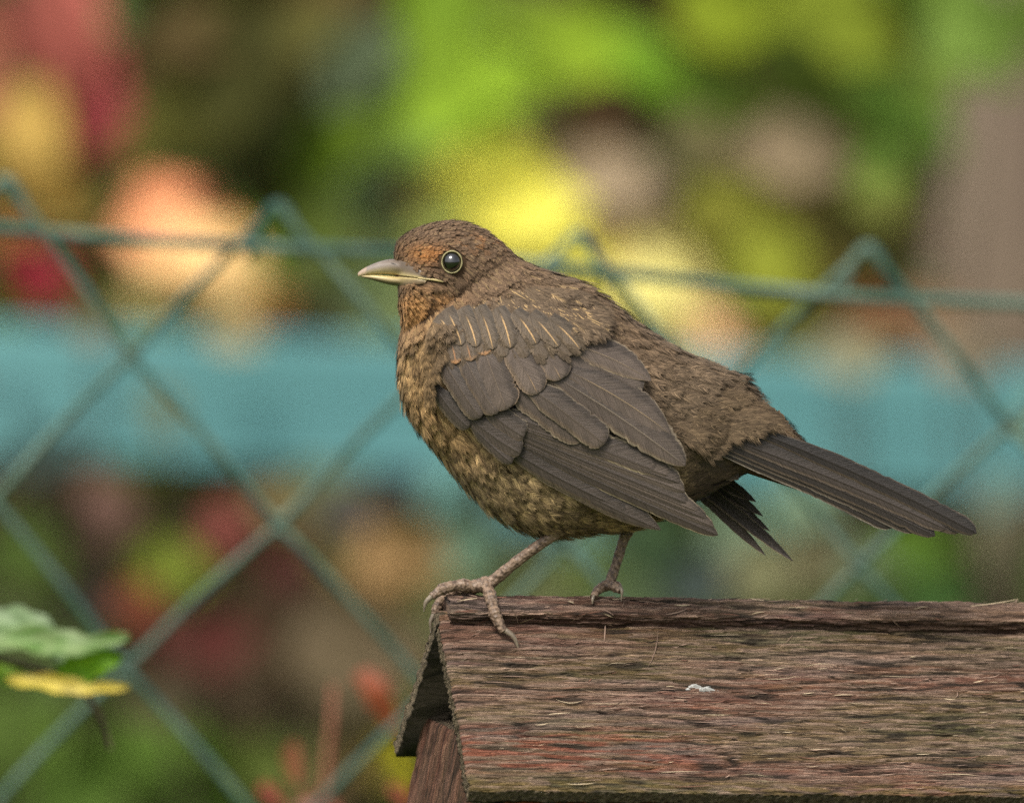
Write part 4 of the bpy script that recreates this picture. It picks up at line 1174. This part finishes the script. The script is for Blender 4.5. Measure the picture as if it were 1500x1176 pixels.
# --- tail
def build_tail():
    # a wedge of flesh and coverts from which the feathers spring
    rows = []
    for q in range(8):
        t = q / 7
        cx, cy = 1060 + 130 * t, 640 + 62 * t; hw = 40 * (1 - t) + 22 * t; hd = 26 * (1 - t) + 6 * t
        ax = np.array([0.42, -0.9])
        rows.append([(cx + ax[0] * hw * math.cos(a), cy + ax[1] * hw * math.cos(a), hd * math.sin(a)) for a in np.linspace(0, 2 * math.pi, 16, endpoint=False)])
    tf = grid_faces(8, 16, wrap_v=True).tolist() + [list(range(16))[::-1], [7 * 16 + j for j in range(16)]]
    tail = mesh_obj('tail', BW(np.array(rows)).reshape(-1, 3), tf, M_BODY, bird)
    def mk(k0, kt):
        return lambda px, py: k0 + (kt - k0) * np.clip((px - 1050) / 380, 0, 1)
    T = [  # base, tip, up, down, k, shade
        ((1040, 655), (1306, 774), 15, 10, -50, 0.60), ((1042, 650), (1342, 780), 15, 10, -52, 0.7), ((1046, 645), (1370, 785), 16, 11, -54, 0.66),
        ((1056, 639), (1386, 775), 18, 12, -56, 0.9), ((1076, 634), (1410, 778), 20, 15, -55, 0.84), ((1118, 636), (1431, 781), 15, 13, -57, 0.6)]
    for i, (b_, t_, wu, wd, k, sh) in enumerate(T):
        vane('tail_feather', tail, b_, t_, wu, wd, mk(k, (k + 40) * 1.3 - 6), 0.0, bend=11, color=tuple(np.array((74, 64, 57)) * sh), rim=(150, 140, 124) if i < 2 else (112, 98, 84), rimw=0.11, rimamt=0.7 if i < 1 else 0.4, tipr=0.10, tippow=0.6, camber=1.6, seed=i + 40, shaft=(58, 48, 42), root_w=0.6)
    for i, (b_, t_, wu, wd, k, sh) in enumerate(T[:5]):
        vane('tail_feather', tail, (b_[0] + 4, b_[1]), (t_[0] - 10, t_[1] - 4), wu, wd, mk(-k * 0.5, 6 + 2 * i), 0.0, bend=11, color=tuple(np.array((70, 60, 54)) * sh), rim=(84, 74, 66), tipr=0.10, camber=-1.6, seed=i + 60, root_w=0.6)
    # tail coverts overlapping the quills
    for i, (b_, t_, wu, wd, c_) in enumerate((((1010, 606), (1090, 668), 22, 18, (84, 70, 56)), ((1030, 590), (1118, 652), 22, 18, (92, 76, 58)), ((1050, 585), (1140, 640), 20, 16, (98, 80, 58)), ((1062, 578), (1164, 640), 18, 14, (100, 80, 54)), ((1000, 640), (1060, 690), 24, 20, (80, 66, 52)), ((1008, 660), (1082, 702), 22, 18, (74, 60, 48)))):
        vane('covert_feather', tail, b_, t_, wu, wd, lambda px, py: -max(body_depth(px, py) + 3, 13.0), 0.7 * i, bend=5, color=c_, rim=tuple(np.array(c_) * 1.15), tipr=0.45, tippow=0.8, camber=0.8, seed=i + 80, fuzz=0.12)
build_tail()
def build_rump():
    r = np.random.default_rng(91)
    poly = [(985, 640), (1005, 598), (1055, 566), (1095, 588), (1112, 614), (1080, 618), (1046, 628), (1020, 650)]
    X = r.uniform(980, 1115, 4000); Y = r.uniform(562, 655, 4000)
    ok = in_poly(X, Y, poly); X = X[ok][:520]; Y = Y[ok][:520]; n = len(X)
    K = np.array([-max(body_depth(a, b) + 3, 10) for a, b in zip(X, Y)])
    tt = sstep(995, 1050, X) * sstep(575, 625, Y)
    K = K * (1 - tt) - 61 * tt
    ang = np.radians(27 + r.normal(size=n) * 7)
    f = np.stack([np.cos(ang), np.sin(ang), np.full(n, -0.05)], -1); f /= np.linalg.norm(f, axis=1)[:, None]
    nr = np.tile(np.array([[0, 0, -1.0]]), (n, 1)); sd = np.cross(nr, f); sd /= np.linalg.norm(sd, axis=1)[:, None]
    c = np.repeat(lin((100, 83, 63))[None], n, 0) * r.uniform(0.85, 1.2, n)[:, None]
    o = emit_barbs('tail_coverts', bird, np.stack([X, Y, K], -1), f, sd, np.cross(f, sd), r.uniform(22, 44, n), c, c * 1.1, np.zeros(n), np.zeros(n), r)
    o['kind'] = 'stuff'
build_rump()

# --- beak
def build_beak():
    m, t, p = new_mat('beak_horn')
    a = t.nodes.new('ShaderNodeAttribute'); a.attribute_name = 'Col'
    no = t.nodes.new('ShaderNodeTexNoise'); no.inputs['Scale'].default_value = 700; no.inputs['Detail'].default_value = 4
    tc = t.nodes.new('ShaderNodeTexCoord'); t.links.new(tc.outputs['Object'], no.inputs['Vector'])
    mr = t.nodes.new('ShaderNodeMapRange'); mr.inputs['To Min'].default_value = 0.72; mr.inputs['To Max'].default_value = 1.22
    t.links.new(no.outputs['Fac'], mr.inputs['Value'])
    vm = t.nodes.new('ShaderNodeVectorMath'); vm.operation = 'SCALE'; t.links.new(a.outputs['Color'], vm.inputs[0]); t.links.new(mr.outputs['Result'], vm.inputs['Scale'])
    t.links.new(vm.outputs['Vector'], p.inputs['Base Color']); p.inputs['Roughness'].default_value = 0.38; p.inputs['Specular IOR Level'].default_value = 0.45
    def loft(name, rings, cf, parent=bird):
        R = smooth_path(np.array(rings, float), 5); ns = 20; V = []; C = []
        for (tx, ty, bx, by, d) in R:
            for j in range(ns):
                an = 2 * math.pi * j / ns; c, s = math.cos(an), math.sin(an)
                q = ((tx + bx) / 2 + (tx - bx) / 2 * c, (ty + by) / 2 + (ty - by) / 2 * c, d * math.copysign(abs(s) ** 0.8, s))
                if q[0] > 584 and abs(s) > 0.02:
                    q = (q[0], q[1], math.copysign(max(abs(q[2]), body_depth(q[0], q[1]) + 2.2 * abs(s) ** 0.5), s))
                V.append(q); C.append(cf(q[0], q[1], c))
        n = len(R)
        f = grid_faces(n, ns, wrap_v=True).tolist() + [list(range(ns))[::-1], [(n - 1) * ns + j for j in range(ns)]]
        return mesh_obj(name, BW(np.array(V)), f, m, parent, colors=np.array(C) * GAIN)
    def upc(x, y, c):
        f = np.clip((c + 0.75) / 0.9, 0, 1)
        base = lin((200, 180, 128)) * (1 - f) + lin((136, 124, 114)) * f
        if x < 536: base = base * 0.5 + lin((206, 176, 150)) * 0.5
        g = np.clip((x - 556) / 30, 0, 1) * np.clip((c + 0.9) / 0.5, 0, 1)
        return base * (1 - 0.75 * g) + lin((92, 76, 58)) * 0.75 * g
    def loc(x, y, c):
        f = np.clip((c + 0.6) / 1.3, 0, 1)
        base = lin((96, 84, 66)) * (1 - f) + lin((206, 186, 128)) * f
        g = np.clip((x - 566) / 40, 0, 1) * (1 - 0.8 * np.clip((c - 0.55) / 0.3, 0, 1))
        return base * (1 - 0.8 * g) + lin((104, 84, 60)) * 0.8 * g
    loft('upper_mandible', [(524, 400.5, 524.5, 404.5, 0.8), (528, 396.5, 527, 404.8, 2.8), (536, 391.5, 535, 403.5, 5.5), (548, 386, 547, 402, 9), (562, 381.5, 562, 402, 13.5), (577, 379.5, 578, 403.5, 20), (592, 383, 596, 405.5, 28), (608, 391, 612, 407.5, 38), (624, 401, 627, 410.5, 45)], upc)
    loft('lower_mandible', [(529, 403.5, 529, 406, 1.5), (537, 403, 538, 408.2, 4), (548, 402.5, 549, 411.5, 7.5), (562, 403, 563, 415.5, 12), (576, 404, 577, 418.5, 19), (592, 406, 592, 419, 28), (608, 407.5, 606, 418.5, 37), (625, 410.5, 622, 416, 44)], loc)
    # yellow gape flange running back to below the eye, on both sides of the face
    for sg in (-1, 1):
        pts = []
        for (x, y) in ((612, 407.5), (617, 408), (623, 408.6), (632, 409.5), (642, 411), (649, 413)):
            pts.append((x, y, sg * (body_depth(x, y) + 2.2)))
        pts = smooth_path(np.array(pts), 5)
        v, f = tube_arrays(BW(pts), np.interp(np.linspace(0, 1, len(pts)), [0, 0.4, 0.8, 1], [0.8, 1.1, 2.0, 0.9]) * S, 10)
        o = mesh_obj('gape', v, f, m, bird, colors=np.repeat((lin((198, 178, 124)) * GAIN)[None], len(v), 0))
    # nostril
    md, tt, pp = new_mat('nostril'); pp.inputs['Base Color'].default_value = (0.03, 0.025, 0.02, 1)
    for sg in (-1, 1):
        pts = smooth_path(np.array([(572, 385.5, sg * 14.5), (577, 387, sg * 17.6), (583, 389.5, sg * 21.0)]), 4)
        v, f = tube_arrays(BW(pts), np.array([0.4, 0.9, 1.1, 1.2, 1.3, 1.2, 1.1, 0.9, 0.4]) * S, 8)
        mesh_obj('nostril', v, f, md, bird)
build_beak()

# --- eyes
def build_eyes():
    me_, t, p = new_mat('eye'); p.inputs['Base Color'].default_value = (0.004, 0.0035, 0.003, 1); p.inputs['Roughness'].default_value = 0.04; p.inputs['Specular IOR Level'].default_value = 0.6
    p.inputs['Coat Weight'].default_value = 1.0; p.inputs['Coat Roughness'].default_value = 0.02
    mi, t2, p2 = new_mat('iris'); p2.inputs['Base Color'].default_value = (0.03, 0.018, 0.010, 1); p2.inputs['Roughness'].default_value = 0.15
    mr_, t3, p3 = new_mat('eye_ring'); p3.inputs['Base Color'].default_value = (*(lin((156, 146, 102)) * GAIN), 1); p3.inputs['Roughness'].default_value = 0.6
    for sg in (-1, 1):
        kc = sg * (eye_d - 4.0)
        V = []; nlat, nlon = 20, 32; R = 15.5
        for i in range(nlat + 1):
            th = math.pi * i / nlat
            for j in range(nlon):
                ph = 2 * math.pi * j / nlon
                V.append((EYE[0] + R * 0.93 * math.sin(th) * math.cos(ph), EYE[1] + R * math.sin(th) * math.sin(ph), kc + sg * R * 0.95 * math.cos(th)))
        eye = mesh_obj('eye', BW(np.array(V)), grid_faces(nlat + 1, nlon, wrap_v=True), me_, bird)
        # rim of bare yellow skin
        V = []; n1, n2 = 44, 10
        for i in range(n1):
            a = 2 * math.pi * i / n1
            for j in range(n2):
                b = 2 * math.pi * j / n2; rr = 15.4 + (1.25 + 0.25 * math.sin(a * 7) + 0.15 * math.sin(a * 17)) * math.cos(b)
                V.append((EYE[0] + rr * 0.95 * math.cos(a), EYE[1] + rr * 1.04 * math.sin(a), sg * (eye_d + 1.6) + 2.4 * math.sin(b) + sg * 0.04 * rr * math.cos(a)))
        a = np.arange(n1 * n2).reshape(n1, n2); b = np.roll(a, -1, 0); c = np.roll(a, -1, 1); d = np.roll(b, -1, 1)
        mesh_obj('eye_ring', BW(np.array(V)), np.stack([a, b, d, c], -1).reshape(-1, 4), mr_, eye)
build_eyes()

# --- legs
def leg_material():
    m, t, p = new_mat('leg_scales')
    tc = t.nodes.new('ShaderNodeTexCoord')
    no = t.nodes.new('ShaderNodeTexNoise'); no.inputs['Scale'].default_value = 650; no.inputs['Detail'].default_value = 6
    t.links.new(tc.outputs['Object'], no.inputs['Vector'])
    cr = t.nodes.new('ShaderNodeValToRGB')
    cr.color_ramp.elements[0].position = 0.3; cr.color_ramp.elements[0].color = (*(lin((66, 52, 43)) * GAIN), 1)
    cr.color_ramp.elements[1].position = 0.72; cr.color_ramp.elements[1].color = (*(lin((164, 138, 116)) * GAIN), 1)
    t.links.new(no.outputs['Fac'], cr.inputs['Fac']); t.links.new(cr.outputs['Color'], p.inputs['Base Color'])
    vo = t.nodes.new('ShaderNodeTexVoronoi'); vo.inputs['Scale'].default_value = 700
    t.links.new(tc.outputs['Object'], vo.inputs['Vector'])
    b = t.nodes.new('ShaderNodeBump'); b.inputs['Strength'].default_value = 0.9; b.inputs['Distance'].default_value = 0.0005
    t.links.new(vo.outputs['Distance'], b.inputs['Height']); t.links.new(b.outputs['Normal'], p.inputs['Normal'])
    p.inputs['Roughness'].default_value = 0.5; p.inputs['Specular IOR Level'].default_value = 0.35
    return m
M_LEG = leg_material()
M_CLAW = noise_mat('claw', tuple(lin((92, 80, 68)) * GAIN), tuple(lin((150, 136, 116)) * GAIN), 500, 0.35, 0.4)

def scuted(pts, rad, n, ring=0.0, period=6.0):
    """smooth path with radius and transverse scutes"""
    P = smooth_path(np.array(pts, float), n)
    R = np.interp(np.linspace(0, 1, len(P)), np.linspace(0, 1, len(rad)), rad)
    al = np.concatenate([[0], np.cumsum(np.linalg.norm(np.diff(P, axis=0), axis=1))])
    R = R * (1 + ring * np.sin(al / period * 2 * math.pi + 1.5 * np.sin(al * 0.13)) + 1.6 * ring * np.sin(al * 0.21 + pts[0][0]) + ring * np.sin(al * 0.37))
    return P, R

def build_leg(tarsus, toes, claws):
    V = []; F = []; off = 0
    def add(P, R):
        nonlocal off
        v, f = tube_arrays(BW(P), R * S, 12)
        V.append(v); F.extend([[i + off for i in q] for q in f]); off += len(v)
    add(*scuted(*tarsus, 14, 0.02, 11))
    for pts, rad in toes:
        add(*scuted(pts, rad, 12, 0.055, 7.0))
    o = mesh_obj('leg', np.concatenate(V), F, M_LEG, bird)
    rm = o.modifiers.new('skin', 'REMESH'); rm.mode = 'VOXEL'; rm.voxel_size = 0.00026; rm.use_smooth_shade = True
    sm = o.modifiers.new('smooth', 'SMOOTH'); sm.factor = 0.4; sm.iterations = 1
    for pts, rad in claws:
        P = smooth_path(np.array(pts, float), 6)
        v, f = tube_arrays(BW(P), np.interp(np.linspace(0, 1, len(P)), np.linspace(0, 1, len(rad)), rad) * S, 10)
        mesh_obj('claw', v, f, M_CLAW, o)
    return o
# near leg: clasps the end of the ridge strip, one toe down the front
build_leg(([(850, 745, -30), (826, 770, -30), (806, 786, -28), (760, 820, -20), (728, 846, -10), (712, 858, -6)], [17, 14, 10, 8.2, 8.6, 9.5, 10.5]),
          [([(716, 854, -6), (695, 858, -8), (672, 857, -12), (650, 862, -16), (632, 874, -20)], [11, 10, 8.6, 8.4, 6.0]),
           ([(712, 858, -4), (688, 862, 8), (664, 866, 16), (646, 880, 18), (636, 900, 14)], [10, 9, 8, 8.2, 5.8]),
           ([(712, 856, -8), (718, 872, -26), (723, 892, -38), (729, 908, -42), (738, 925, -44)], [10.5, 9, 8.6, 9.0, 6.2])],
          [([(634, 872, -20), (624, 882, -21), (621, 895, -20)], [4.6, 3.2, 0.8]),
           ([(637, 898, 14), (631, 910, 12), (631, 926, 12)], [4.4, 3.0, 0.8]),
           ([(738, 922, -44), (752, 932, -47), (760, 952, -46)], [5.0, 3.8, 0.9])])
# far leg: upright, foot bunched on the ridge further back
build_leg(([(935, 745, 42), (922, 772, 42), (913, 792, 42), (902, 828, 40), (890, 862, 38)], [15, 10, 7.8, 7.4, 8.2]),
          [([(892, 856, 38), (882, 860, 32), (874, 866, 24), (870, 874, 14)], [8, 7.5, 7, 5]),
           ([(890, 856, 38), (899, 858, 26), (905, 861, 18), (909, 866, 12)], [8, 8, 7.5, 5.5])],
          [([(908, 858, 14), (911, 866, 9), (910, 880, 9)], [3.0, 2.4, 0.7]), ([(870, 872, 14), (868, 878, 10), (868, 884, 9)], [3.0, 2.2, 0.7])])
place_root(bird, tuple(W(720, 872, -4)))
